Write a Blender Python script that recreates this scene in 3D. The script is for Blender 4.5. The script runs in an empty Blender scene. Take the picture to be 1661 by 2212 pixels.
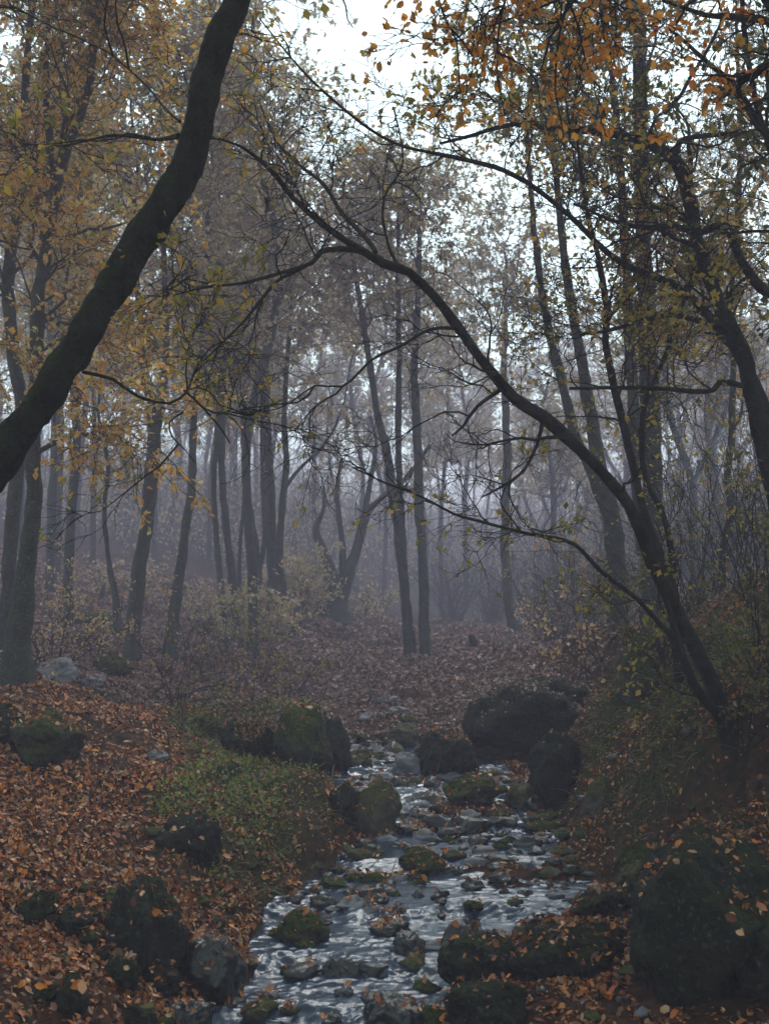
import bpy, math, random
import numpy as np
from mathutils import Vector
from mathutils.bvhtree import BVHTree
R = math.radians
rng = np.random.default_rng(11)
random.seed(5)
sc = bpy.context.scene
COL = sc.collection

# ------------------------------------------------------------------ camera
F = 2484.0                      # focal length in pixels of a 1661 x 2212 frame
PITCH = math.atan(194 / F)
CAMZ = 2.0
cd = bpy.data.cameras.new('camera')
cam = bpy.data.objects.new('camera', cd); COL.objects.link(cam)
cam.location = (0, 0, CAMZ)
cam.rotation_euler = (R(90) + PITCH, 0, 0)
cd.sensor_fit = 'VERTICAL'; cd.sensor_height = 36.0; cd.sensor_width = 27.0
cd.lens = 36.0 * F / 2212.0
cd.clip_end = 600
cd.dof.use_dof = True; cd.dof.focus_distance = 7.5; cd.dof.aperture_fstop = 4.0
sc.camera = cam

# ------------------------------------------------------------------ world, sun, exposure
SUN_EL, SUN_ROT = 52.0, 15.0
w = bpy.data.worlds.new('World'); sc.world = w; w.use_nodes = True
nt = w.node_tree; nt.nodes.clear()
sky = nt.nodes.new('ShaderNodeTexSky'); sky.sky_type = 'NISHITA'; sky.sun_disc = False
sky.sun_elevation = R(SUN_EL); sky.sun_rotation = R(SUN_ROT); sky.dust_density = 0.6; sky.air_density = 1.3
hs = nt.nodes.new('ShaderNodeHueSaturation'); hs.inputs['Saturation'].default_value = 0.5; hs.inputs['Hue'].default_value = 0.46
bg = nt.nodes.new('ShaderNodeBackground'); bg.inputs['Strength'].default_value = 0.15
ou = nt.nodes.new('ShaderNodeOutputWorld')
nt.links.new(sky.outputs[0], hs.inputs['Color']); tint = nt.nodes.new('ShaderNodeMix'); tint.data_type = 'RGBA'; tint.blend_type = 'MULTIPLY'; tint.inputs['Factor'].default_value = 1.0; tint.inputs['B'].default_value = (.87, .95, .91, 1)
nt.links.new(hs.outputs[0], tint.inputs['A']); nt.links.new(tint.outputs['Result'], bg.inputs[0]); nt.links.new(bg.outputs[0], ou.inputs[0])
sd = bpy.data.lights.new('sun', 'SUN'); sd.energy = 0.7; sd.angle = R(25); sd.color = (1.0, 0.98, 0.93)
sun = bpy.data.objects.new('sun', sd); COL.objects.link(sun)
# sun stands beyond the stream, behind the mist: direction towards the sun
az = R(SUN_ROT); el = R(SUN_EL)
tosun = Vector((math.sin(az) * math.cos(el), math.cos(az) * math.cos(el), math.sin(el)))
sun.rotation_euler = tosun.to_track_quat('Z', 'Y').to_euler()
sc.view_settings.view_transform = 'Standard'; sc.view_settings.look = 'None'
sc.view_settings.exposure = 1.48; sc.view_settings.gamma = 1.0; sc.view_settings.use_curve_mapping = False
HAZE = 0.009
cy = sc.cycles
cy.max_bounces = 6; cy.diffuse_bounces = 3; cy.glossy_bounces = 3; cy.transmission_bounces = 4; cy.volume_bounces = 1
cy.transparent_max_bounces = 4
cy.use_denoising = True
cy.sample_clamp_indirect = 4.0

# ------------------------------------------------------------------ noise
def _h(ix, iy, iz, s):
    n = (ix.astype(np.int64) * 73856093) ^ (iy.astype(np.int64) * 19349663) ^ (iz.astype(np.int64) * 83492791) ^ (s * 2654435761)
    n = (n ^ (n >> 13)) * 1274126177
    n = (n ^ (n >> 16)) & 0xFFFFFF
    return n / float(0xFFFFFF)
def vnoise(x, y, z, s=0):
    x = np.asarray(x, float); y = np.asarray(y, float); z = np.asarray(z, float) + np.zeros_like(x)
    ix, iy, iz = np.floor(x), np.floor(y), np.floor(z)
    fx, fy, fz = x - ix, y - iy, z - iz
    fx = fx * fx * (3 - 2 * fx); fy = fy * fy * (3 - 2 * fy); fz = fz * fz * (3 - 2 * fz)
    r = 0
    for a in (0, 1):
        for b in (0, 1):
            for c in (0, 1):
                wgt = (fx if a else 1 - fx) * (fy if b else 1 - fy) * (fz if c else 1 - fz)
                r = r + wgt * _h(ix + a, iy + b, iz + c, s)
    return r * 2 - 1
def fbm(x, y, z=0.0, o=4, s=0, g=0.5):
    r = 0; a = 1.0; k = 1.0
    for i in range(o):
        r = r + a * vnoise(np.asarray(x) * k, np.asarray(y) * k, np.asarray(z) * k, s + i * 7); a *= g; k *= 2.03
    return r

# ------------------------------------------------------------------ pixel -> place at a chosen distance
CT, ST = math.cos(PITCH), math.sin(PITCH)
def at(px, py, Y):
    cx = (px - 830.5) / F; cyy = (1106 - py) / F
    dy = CT - ST * cyy; dz = ST + CT * cyy
    t = Y / dy
    return np.array([cx * t, Y, CAMZ + dz * t])

# ------------------------------------------------------------------ object helpers
def link(name, me, m=None, parent=None):
    o = bpy.data.objects.new(name, me); COL.objects.link(o)
    if m is not None and len(me.materials) == 0: me.materials.append(m)
    if parent is not None: o.parent = parent
    return o
def mesh(name, V, Fc, smooth=True, attrs=None):
    """V (n,3); Fc (m,k) array with k = 3 or 4"""
    me = bpy.data.meshes.new(name)
    V = np.ascontiguousarray(V, dtype=np.float32); Fc = np.ascontiguousarray(Fc, dtype=np.int32)
    me.vertices.add(len(V)); me.vertices.foreach_set('co', V.ravel())
    k = Fc.shape[1]
    me.loops.add(Fc.size); me.loops.foreach_set('vertex_index', Fc.ravel())
    me.polygons.add(len(Fc)); me.polygons.foreach_set('loop_start', np.arange(0, Fc.size, k, dtype=np.int32))
    me.polygons.foreach_set('loop_total', np.full(len(Fc), k, dtype=np.int32))
    me.polygons.foreach_set('use_smooth', np.full(len(Fc), bool(smooth)))
    for an, (dom, arr) in (attrs or {}).items():
        a = me.attributes.new(an, 'FLOAT', dom); a.data.foreach_set('value', np.ascontiguousarray(arr, dtype=np.float32))
    me.update(calc_edges=True); me.validate()
    return me
def tag(o, label=None, cat=None, group=None, kind=None):
    if label: o['label'] = label
    if cat: o['category'] = cat
    if group: o['group'] = group
    if kind: o['kind'] = kind
    return o
def empty(name, loc, rz=0.0):
    o = bpy.data.objects.new(name, None); COL.objects.link(o); o.location = loc; o.rotation_euler = (0, 0, rz)
    o.empty_display_size = 0.2
    return o
def copy_tree(o, parent=None):
    c = o.copy(); COL.objects.link(c); c.parent = parent
    for ch in [k for k in o.children]: copy_tree(ch, c)
    return c

# ------------------------------------------------------------------ materials
def newmat(name):
    m = bpy.data.materials.new(name); m.use_nodes = True
    t = m.node_tree; t.nodes.clear()
    out = t.nodes.new('ShaderNodeOutputMaterial')
    return m, t, out
def ramp(t, cols, inp, interp='LINEAR', pos=None):
    r = t.nodes.new('ShaderNodeValToRGB'); r.color_ramp.interpolation = interp
    el = r.color_ramp.elements
    n = len(cols)
    while len(el) < n: el.new(0.5)
    for i, c in enumerate(cols):
        el[i].position = pos[i] if pos else i / (n - 1)
        el[i].color = (*c, 1)
    t.links.new(inp, r.inputs[0])
    return r.outputs[0]
GAIN = {'fallen leaves': 1.55, 'green ground cover': 1.6, 'bank grass': 1.1}
def leaf_mat(name, cols, trans=0.4, rough=0.5, spec=0.3):
    cols = [tuple(min(.8, v * GAIN.get(name, 1.4)) for v in c) for c in cols]
    m, t, out = newmat(name)
    a = t.nodes.new('ShaderNodeAttribute'); a.attribute_name = 'rnd'
    c = ramp(t, cols, a.outputs['Fac'])
    p = t.nodes.new('ShaderNodeBsdfPrincipled'); p.inputs['Roughness'].default_value = rough
    p.inputs['Specular IOR Level'].default_value = spec
    t.links.new(c, p.inputs['Base Color'])
    if trans > 0:
        tr = t.nodes.new('ShaderNodeBsdfTranslucent'); t.links.new(c, tr.inputs['Color'])
        mx = t.nodes.new('ShaderNodeMixShader'); mx.inputs[0].default_value = trans
        t.links.new(p.outputs[0], mx.inputs[1]); t.links.new(tr.outputs[0], mx.inputs[2])
        t.links.new(mx.outputs[0], out.inputs[0])
    else: t.links.new(p.outputs[0], out.inputs[0])
    return m
def solid_mat(name, cols, scale, pos=None, rough=0.8, bump=0.5, bscale=None, bdist=0.02, moss=None, spec=0.3, mossamt=(0.45, 0.7), speck=None):
    """fractal colour ramp, bump, optional moss on the upward faces"""
    m, t, out = newmat(name)
    g = t.nodes.new('ShaderNodeNewGeometry'); P = g.outputs['Position']
    n = t.nodes.new('ShaderNodeTexNoise'); n.inputs['Scale'].default_value = scale; n.inputs['Detail'].default_value = 8; n.inputs['Roughness'].default_value = 0.65
    t.links.new(P, n.inputs['Vector'])
    c = ramp(t, cols, n.outputs[0], pos=pos)
    if speck:
        v = t.nodes.new('ShaderNodeTexNoise'); v.inputs['Scale'].default_value = scale * 9; v.inputs['Detail'].default_value = 3
        t.links.new(P, v.inputs['Vector'])
        r = ramp(t, [(0, 0, 0), (1, 1, 1)], v.outputs[0], pos=[0.58, 0.68])
        mx = t.nodes.new('ShaderNodeMix'); mx.data_type = 'RGBA'; t.links.new(r, mx.inputs['Factor'])
        t.links.new(c, mx.inputs['A']); mx.inputs['B'].default_value = (*speck, 1); c = mx.outputs['Result']
    p = t.nodes.new('ShaderNodeBsdfPrincipled'); p.inputs['Roughness'].default_value = rough; p.inputs['Specular IOR Level'].default_value = spec
    if moss:
        s = t.nodes.new('ShaderNodeSeparateXYZ'); t.links.new(g.outputs['Normal'], s.inputs[0])
        n2 = t.nodes.new('ShaderNodeTexNoise'); n2.inputs['Scale'].default_value = scale * 0.7; n2.inputs['Detail'].default_value = 6; t.links.new(P, n2.inputs['Vector'])
        ad = t.nodes.new('ShaderNodeMath'); ad.operation = 'MULTIPLY_ADD'; t.links.new(s.outputs[2], ad.inputs[0]); ad.inputs[1].default_value = 0.28; t.links.new(n2.outputs[0], ad.inputs[2])
        r = ramp(t, [(0, 0, 0), (1, 1, 1)], ad.outputs[0], pos=list(mossamt))
        n3 = t.nodes.new('ShaderNodeTexNoise'); n3.inputs['Scale'].default_value = 40; t.links.new(P, n3.inputs['Vector'])
        mc = ramp(t, [tuple(x * 0.4 for x in moss), moss], n3.outputs[0], pos=[0.35, 0.65])
        mx = t.nodes.new('ShaderNodeMix'); mx.data_type = 'RGBA'; t.links.new(r, mx.inputs['Factor'])
        t.links.new(c, mx.inputs['A']); t.links.new(mc, mx.inputs['B']); c = mx.outputs['Result']
        mr = t.nodes.new('ShaderNodeMapRange'); t.links.new(r, mr.inputs['Value']); mr.inputs['To Min'].default_value = rough; mr.inputs['To Max'].default_value = 0.95
        t.links.new(mr.outputs[0], p.inputs['Roughness'])
    t.links.new(c, p.inputs['Base Color'])
    nb = t.nodes.new('ShaderNodeTexNoise'); nb.inputs['Scale'].default_value = bscale or scale * 4; nb.inputs['Detail'].default_value = 6; t.links.new(P, nb.inputs['Vector'])
    b = t.nodes.new('ShaderNodeBump'); b.inputs['Strength'].default_value = bump; b.inputs['Distance'].default_value = bdist
    t.links.new(nb.outputs[0], b.inputs['Height']); t.links.new(b.outputs[0], p.inputs['Normal'])
    t.links.new(p.outputs[0], out.inputs[0])
    return m
M = {}
M['bark_dark'] = solid_mat('dark mossy bark', [(.004, .006, .003), (.012, .016, .008), (.035, .035, .02)], 9, pos=[.3, .5, .75], rough=.85, bump=1, bscale=30, bdist=.03, moss=(.03, .045, .012), mossamt=(.5, .8), speck=(.035, .04, .025), spec=.1)
M['bark_wet'] = solid_mat('wet brown bark', [(.005, .006, .004), (.015, .015, .009), (.045, .04, .026)], 12, pos=[.3, .5, .75], rough=.8, bump=1, bscale=40, bdist=.015, moss=(.035, .05, .012), mossamt=(.55, .85), spec=.12)
M['bark_grey'] = solid_mat('grey forest bark', [(.012, .015, .010), (.03, .034, .024), (.07, .07, .05)], 6, pos=[.3, .5, .75], rough=.85, bump=.9, bscale=30, bdist=.015, moss=(.03, .045, .012), mossamt=(.5, .9), speck=(.12, .12, .1))
M['rock_wet'] = solid_mat('wet dark stone', [(.008, .010, .008), (.02, .022, .018), (.05, .05, .045)], 7, pos=[.3, .55, .8], rough=.32, bump=.7, bscale=45, bdist=.01, spec=.5, speck=(.05, .055, .04))
M['rock_moss'] = solid_mat('mossy stone', [(.012, .014, .010), (.03, .03, .022), (.08, .075, .06)], 6, pos=[.3, .5, .8], rough=.75, bump=1, bscale=28, bdist=.03, moss=(.06, .075, .015), mossamt=(.45, .68), speck=(.05, .055, .04), spec=.12)
M['rock_dark'] = solid_mat('dark earthy stone', [(.004, .007, .003), (.012, .014, .007), (.03, .03, .018)], 5, pos=[.3, .5, .8], rough=.75, bump=1, bscale=26, bdist=.03, moss=(.03, .04, .01), mossamt=(.6, .85), speck=(.05, .055, .04), spec=.12)
M['rock_pale'] = solid_mat('pale limestone', [(.08, .08, .085), (.17, .17, .18), (.28, .28, .29)], 9, pos=[.3, .5, .75], rough=.6, bump=.7, bscale=40, bdist=.01)
M['rock_brown'] = solid_mat('brown stone', [(.02, .018, .012), (.06, .05, .03), (.13, .10, .06)], 8, pos=[.3, .5, .8], rough=.55, bump=.8, bscale=40, bdist=.012, moss=(.08, .085, .02), mossamt=(.5, .7), speck=(.05, .055, .04))
M['l_orange'] = leaf_mat('orange leaves', [(.20, .10, .015), (.42, .17, .02), (.55, .26, .04), (.40, .12, .02), (.22, .15, .03)], .5)
M['l_olive'] = leaf_mat('olive leaves', [(.07, .075, .015), (.16, .14, .02), (.34, .22, .03), (.14, .14, .03), (.42, .24, .05), (.12, .10, .02)], .45)
M['l_green'] = leaf_mat('dark green leaves', [(.03, .04, .012), (.06, .07, .015), (.10, .09, .02), (.2, .12, .03)], .4)
M['l_pale'] = leaf_mat('pale yellow leaves', [(.30, .20, .09), (.50, .34, .16), (.45, .22, .06), (.22, .18, .08), (.55, .40, .22)], .45)
M['l_brown'] = leaf_mat('dry brown leaves', [(.10, .05, .02), (.2, .10, .04), (.12, .06, .04), (.28, .15, .07)], .35)
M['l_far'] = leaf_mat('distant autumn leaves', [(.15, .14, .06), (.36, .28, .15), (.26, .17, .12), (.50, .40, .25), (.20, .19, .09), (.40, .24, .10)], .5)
M['l_mix'] = leaf_mat('mixed autumn leaves', [(.06, .07, .015), (.15, .14, .025), (.40, .28, .06), (.52, .30, .05), (.46, .18, .02), (.58, .46, .24), (.18, .17, .04), (.50, .38, .12)], .5)
M['litter'] = leaf_mat('fallen leaves', [(.02, .010, .004), (.12, .035, .008), (.30, .075, .008), (.42, .15, .02), (.05, .018, .007), (.28, .14, .07), (.20, .045, .006), (.46, .27, .14), (.03, .014, .006), (.10, .035, .012)], 0.0, rough=.5, spec=.3)
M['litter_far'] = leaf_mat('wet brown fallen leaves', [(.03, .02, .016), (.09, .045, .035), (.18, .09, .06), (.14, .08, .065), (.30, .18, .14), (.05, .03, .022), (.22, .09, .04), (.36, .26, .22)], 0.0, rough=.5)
M['cover'] = leaf_mat('green ground cover', [(.03, .05, .01), (.09, .13, .02), (.17, .19, .03), (.07, .09, .015)], .3)
M['grass'] = leaf_mat('bank grass', [(.03, .04, .012), (.09, .10, .02), (.18, .14, .06), (.07, .08, .02)], .3)

# ------------------------------------------------------------------ terrain
SEC = [
 (-12, [(-14, 2.0), (-3, .7), (-.8, -.4), (.6, -.4), (3, 1.0), (14, 2.4)]),
 (2.5, [(-8, 1.2), (-2, .55), (-1, .2), (-.7, -.1), (.1, -.1), (.4, .05), (1.6, .15), (2.4, .7), (8, 2.0)]),
 (4.5, [(-8, 1.4), (-3, .85), (-1.5, .5), (-1, .3), (-.75, -.02), (.1, -.05), (.3, .15), (.8, .28), (1.5, .33), (2.1, .6), (3, 1.5), (8, 2.6)]),
 (5.5, [(-8, 1.6), (-3, .95), (-1.85, .62), (-1.2, .33), (-.9, .12), (-.8, .0), (.15, .0), (.3, .15), (1, .33), (1.5, .45), (1.9, .7), (3, 1.7), (8, 2.8)]),
 (6.5, [(-8, 1.7), (-3, 1.05), (-2.17, .8), (-1.2, .47), (-.75, .2), (-.6, .08), (.35, .08), (.6, .17), (1.0, .22), (1.6, .4), (2.2, .82), (3.2, 1.7), (8, 2.9)]),
 (7.3, [(-8, 1.8), (-3.4, 1.15), (-2.44, .95), (-1.3, .66), (-.85, .5), (-.62, .2), (.5, .17), (1.5, .18), (1.7, .32), (2.2, .9), (3.2, 1.9), (8, 3.0)]),
 (8.5, [(-8, 2.0), (-3.6, 1.3), (-2.84, 1.15), (-1.2, .86), (-.55, .72), (-.2, .3), (.0, .26), (1.27, .26), (1.45, .42), (1.8, .85), (2.3, 1.3), (2.84, 1.82), (4, 2.2), (8, 3.1)]),
 (10, [(-8, 2.1), (-3.34, 1.3), (-2, .98), (-1.4, .76), (-.7, .62), (-.5, .5), (-.35, .38), (1.35, .38), (1.5, .6), (1.75, 1.0), (2.3, 1.42), (3.34, 2.1), (5, 2.4), (8, 3.1)]),
 (11.05, [(-8, 2.15), (-4, 1.38), (-2.5, 1.04), (-1.9, .92), (-1.5, .66), (-.65, .52), (-.42, .45), (.5, .44), (.9, .5), (1.6, .56), (1.95, .8), (2.4, 1.38), (3.1, 1.85), (4, 2.1), (8, 3.05)]),
 (11.6, [(-8, 2.2), (-4, 1.4), (-2.5, 1.05), (-1.5, .98), (-.5, .9), (-.42, .5), (.5, .48), (.9, .55), (1.7, .62), (2.1, .9), (2.5, 1.4), (3, 1.68), (4, 2.1), (8, 3.0)]),
 (14, [(-10, 2.4), (-4.7, 1.35), (-2.5, .95), (-1, .62), (-.4, .6), (.2, .62), (.8, .82), (1.5, 1.05), (2.6, 1.36), (4.7, 2.05), (10, 3.0)]),
 (17, [(-12, 2.9), (-5.7, 1.55), (-3.6, 1.15), (-1.5, .85), (-.3, .82), (.5, 1.02), (1.5, 1.18), (3, 1.4), (5.7, 2.1), (12, 3.3)]),
 (21, [(-14, 3.8), (-7, 2.1), (-4.5, 1.5), (-2, 1.2), (0, 1.08), (2, 1.14), (4, 1.3), (7, 2.2), (14, 3.8)]),
 (26, [(-18, 5.5), (-8.7, 2.9), (-4, 1.9), (-1.2, 1.7), (.6, 1.22), (3, 1.2), (5, 1.4), (8.7, 2.4), (18, 4.8)]),
 (35, [(-24, 5.5), (-12, 3.8), (-5, 2.7), (-1.5, 1.9), (1, 1.3), (4, 1.3), (7, 1.8), (12, 3.6), (24, 7)]),
 (50, [(-40, 7.5), (-17, 6), (-6, 4.2), (-1, 2.2), (2, 1.5), (6, 1.7), (10, 3.6), (17, 6.0), (40, 9)]),
 (80, [(-60, 12), (-30, 11.5), (-10, 9.5), (0, 7), (6, 6), (30, 9.5), (60, 11)]),
 (150, [(-120, 11), (120, 11)]),
 (400, [(-400, 11), (400, 11)]),
]
SY = np.array([s[0] for s in SEC], float)
WK = np.array([(-12, -.4), (2.5, -.06), (4.0, -.02), (5.45, .0), (5.6, .06), (6.1, .08), (6.25, .13), (6.85, .15), (7.0, .20), (7.8, .22), (7.95, .28), (8.7, .30), (8.85, .355), (9.6, .37), (9.75, .42), (10.7, .44), (10.85, .50), (12.4, .52)])
def water_z(y): return np.interp(y, WK[:, 0], WK[:, 1])
CH = np.array([(-12, -.1, .8), (4, -.4, .55), (5.2, -.35, .52), (5.8, -.2, .5), (6.5, -.05, .5), (7.0, .15, .62), (7.35, .45, 1.0), (7.8, .45, .8), (8.5, .55, .7), (9.3, .5, .75), (10, .5, .8), (10.8, .15, .6), (11.6, .0, .45), (12.4, .0, .3)])
def chan(y): return np.interp(y, CH[:, 0], CH[:, 1]), np.interp(y, CH[:, 0], CH[:, 2])
def ground(x, y):
    x = np.asarray(x, float); y = np.asarray(y, float)
    Z = np.stack([np.interp(x, [p[0] for p in s], [p[1] for p in s]) for _, s in SEC])
    i = np.clip(np.searchsorted(SY, y) - 1, 0, len(SY) - 2)
    t = np.clip((y - SY[i]) / (SY[i + 1] - SY[i]), 0, 1)
    idx = np.arange(x.size).reshape(x.shape)
    Zf = Z.reshape(len(SY), -1)
    z = Zf[i.ravel(), idx.ravel()].reshape(x.shape) * (1 - t) + Zf[(i + 1).ravel(), idx.ravel()].reshape(x.shape) * t
    z = z + (0.05 + .07 * np.clip((x - 1.4) * 2, 0, 1) * (y < 14)) * fbm(x * 1.3, y * 1.3, 0, 4, 3) * np.clip(y / 6, .6, 4) + 0.022 * fbm(x * 5, y * 5, 0, 3, 9)
    z = z + .13 * np.abs(fbm(x * 1.6, y * 1.6, 5, 3, 88)) * np.clip((x - 1.5) * 2, 0, 1) * np.clip(1.5 - np.abs(y - 9) / 5, 0, 1)
    c, hw = chan(y)
    k = np.clip((hw + .12 - np.abs(x - c + .12 * fbm(y * 1.7, x * 0, 0, 2, 31))) / .25, 0, 1)
    k = np.where(y < 12.2, k, 0)
    bed = water_z(y) - .06 + .06 * fbm(x * 4.5, y * 4.5, 0, 3, 21)
    for bx, by, rx, ry, hh in ((.55, 7.35, .42, .16, .13), (1.0, 7.75, .5, .14, .11), (.75, 8.4, .35, .14, .12), (.2, 8.05, .22, .12, .10), (.9, 9.2, .4, .2, .13), (.35, 9.7, .3, .16, .10), (1.0, 10.2, .4, .25, .13), (.1, 6.55, .16, .1, .09), (.45, 10.6, .3, .2, .1), (.1, 9.0, .14, .1, .08)):
        bed = bed + (hh + .075) * np.exp(-(((x - bx) / rx) ** 2 + ((y - by) / ry) ** 2)) * (1 + .5 * fbm(x * 7, y * 7, 1, 2, 23))
    z = z * (1 - k) + np.minimum(z, bed) * k
    return z
def g1(x, y): return float(ground(np.array([x]), np.array([y]))[0])

ys = np.concatenate([np.linspace(-12, 2, 30)[:-1], np.arange(2, 4, .08), np.arange(4, 13, .035), 13 * np.exp(np.linspace(0, math.log(400 / 13), 230))])
u = np.linspace(-1, 1, 421)
YY, UU = np.meshgrid(ys, u, indexing='ij')
XX = UU * (4.2 + np.maximum(YY, 0) * .52) * (1 + .8 * UU ** 2)
ZZ = ground(XX, YY)
nr, nc = YY.shape
ii = np.arange(nr * nc).reshape(nr, nc)
quads = np.stack([ii[:-1, :-1], ii[:-1, 1:], ii[1:, 1:], ii[1:, :-1]], -1).reshape(-1, 4)
# green patch mask on the left bank, dark soil on the right bank
def green_mask(x, y):
    px = 830.5 + F * x / np.maximum(y, .5)
    a = np.exp(-(((x + .95) / .42) ** 2 + ((y - 7.7) / 1.0) ** 2)) * 1.5
    b = np.exp(-(((x + 1.35) / .8) ** 2 + ((y - 10) / 1.2) ** 2)) * .75
    c = np.exp(-(((x - 2.3) / .8) ** 2 + ((y - 8.8) / 1.8) ** 2)) * .8
    d = .5 * np.clip((y - 26) / 10, 0, 1) * np.exp(-((x - 3) / 6) ** 2)
    return np.clip(a + b + c + d + np.exp(-(((x + 1.0) / .7) ** 2 + ((y - 11.2) / .8) ** 2)) * 1.2 + .35 * fbm(x * 2.2, y * 2.2, 0, 3, 77), 0, 1)
gm = mesh('ground', np.stack([XX, YY, ZZ], -1).reshape(-1, 3), quads, True, {'green': ('POINT', green_mask(XX, YY).ravel())})
m, t, out = newmat('forest floor')
g = t.nodes.new('ShaderNodeNewGeometry')
vo = t.nodes.new('ShaderNodeTexVoronoi'); vo.inputs['Scale'].default_value = 22; t.links.new(g.outputs['Position'], vo.inputs['Vector'])
sp = t.nodes.new('ShaderNodeSeparateColor'); t.links.new(vo.outputs['Color'], sp.inputs[0])
c1 = ramp(t, [(.008, .008, .004), (.035, .016, .007), (.07, .026, .01), (.02, .014, .008), (.09, .045, .025), (.012, .01, .006)], sp.outputs[0])
n1 = t.nodes.new('ShaderNodeTexNoise'); n1.inputs['Scale'].default_value = 25; n1.inputs['Detail'].default_value = 6; t.links.new(g.outputs['Position'], n1.inputs['Vector'])
c2 = ramp(t, [(.008, .010, .005), (.03, .035, .01), (.06, .06, .016)], n1.outputs[0], pos=[.35, .5, .7])
at_ = t.nodes.new('ShaderNodeAttribute'); at_.attribute_name = 'green'
mx = t.nodes.new('ShaderNodeMix'); mx.data_type = 'RGBA'; t.links.new(at_.outputs['Fac'], mx.inputs['Factor']); t.links.new(c1, mx.inputs['A']); t.links.new(c2, mx.inputs['B'])
p = t.nodes.new('ShaderNodeBsdfPrincipled'); p.inputs['Roughness'].default_value = .9; p.inputs['Specular IOR Level'].default_value = .08; t.links.new(mx.outputs['Result'], p.inputs['Base Color'])
b = t.nodes.new('ShaderNodeBump'); b.inputs['Strength'].default_value = .8; b.inputs['Distance'].default_value = .02; t.links.new(n1.outputs[0], b.inputs['Height']); t.links.new(b.outputs[0], p.inputs['Normal'])
t.links.new(p.outputs[0], out.inputs[0])
tag(link('ground', gm, m), kind='structure')

# ------------------------------------------------------------------ stream
wy = np.concatenate([np.arange(2.0, 4.6, .05), np.arange(4.6, 12.3, .011)]); wu = np.linspace(-1, 1, 200)
WY, WU = np.meshgrid(wy, wu, indexing='ij')
cc, hw = chan(WY)
WX = cc + WU * (hw + .35)
# each lip of the little falls wanders across the stream
wob = .16 * fbm(WX * 2.2, WY * .6, 0, 2, 5)
WZ = water_z(WY + wob)
sl = (water_z(WY + wob + .06) - water_z(WY + wob - .06)) / .12
turb = np.clip(sl * 3.2 + .25, .15, 1)
turb = turb * np.clip(.85 + 1.1 * fbm(WX * 1.6, WY * 1.1, 0, 2, 71), .3, 1.5)
ripple = fbm(WX * 8 + .8 * fbm(WX * 3, WY * 3, 0, 2, 40), WY * 15, 0, 4, 41, .6)
ridge = 1 - np.abs(fbm(WX * 11, WY * 20, 3, 3, 47, .6)) * 2
WZ = WZ + (.012 * ripple + .003 * ridge) * turb * 1.5
sl2 = (water_z(WY + wob + .30) - water_z(WY + wob - .02)) / .32
foam = np.clip(sl * 1.7 + sl2 * 1.3 + .7 * ripple + .2 * ridge + .7 * fbm(WX * 3, WY * 5, 0, 3, 63) - .45, 0, 1.1)
nr2, nc2 = WY.shape; ii = np.arange(nr2 * nc2).reshape(nr2, nc2)
q2 = np.stack([ii[:-1, :-1], ii[:-1, 1:], ii[1:, 1:], ii[1:, :-1]], -1).reshape(-1, 4)
wm = mesh('stream', np.stack([WX, WY, WZ], -1).reshape(-1, 3), q2, True, {'foam': ('POINT', foam.ravel())})
m, t, out = newmat('running water')
g = t.nodes.new('ShaderNodeNewGeometry')
mp = t.nodes.new('ShaderNodeMapping'); mp.inputs['Scale'].default_value = (1.0, .55, 1); t.links.new(g.outputs['Position'], mp.inputs[0])
n1 = t.nodes.new('ShaderNodeTexNoise'); n1.inputs['Scale'].default_value = 45; n1.inputs['Detail'].default_value = 6; n1.inputs['Roughness'].default_value = .65; t.links.new(mp.outputs[0], n1.inputs['Vector'])
b = t.nodes.new('ShaderNodeBump'); b.inputs['Strength'].default_value = .4; b.inputs['Distance'].default_value = .01; t.links.new(n1.outputs[0], b.inputs['Height'])
p = t.nodes.new('ShaderNodeBsdfPrincipled'); p.inputs['Base Color'].default_value = (.02, .04, .07, 1); p.inputs['Roughness'].default_value = .08; p.inputs['IOR'].default_value = 1.45
p.inputs['Specular IOR Level'].default_value = .9
t.links.new(b.outputs[0], p.inputs['Normal'])
fd = t.nodes.new('ShaderNodeBsdfPrincipled'); fd.inputs['Base Color'].default_value = (.66, .76, .90, 1); fd.inputs['Roughness'].default_value = .5; t.links.new(b.outputs[0], fd.inputs['Normal'])
fa = t.nodes.new('ShaderNodeAttribute'); fa.attribute_name = 'foam'
n2 = t.nodes.new('ShaderNodeTexNoise'); n2.inputs['Scale'].default_value = 75; n2.inputs['Detail'].default_value = 5; t.links.new(mp.outputs[0], n2.inputs['Vector'])
mu = t.nodes.new('ShaderNodeMath'); mu.operation = 'MULTIPLY_ADD'; t.links.new(n2.outputs[0], mu.inputs[0]); mu.inputs[1].default_value = 2.6; t.links.new(fa.outputs['Fac'], mu.inputs[2])
fr = ramp(t, [(0, 0, 0), (1, 1, 1)], mu.outputs[0], pos=[1.85, 2.2])
ms = t.nodes.new('ShaderNodeMixShader'); t.links.new(fr, ms.inputs[0]); t.links.new(p.outputs[0], ms.inputs[1]); t.links.new(fd.outputs[0], ms.inputs[2]); t.links.new(ms.outputs[0], out.inputs[0])
tag(link('stream_water', wm, m), kind='structure')

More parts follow.
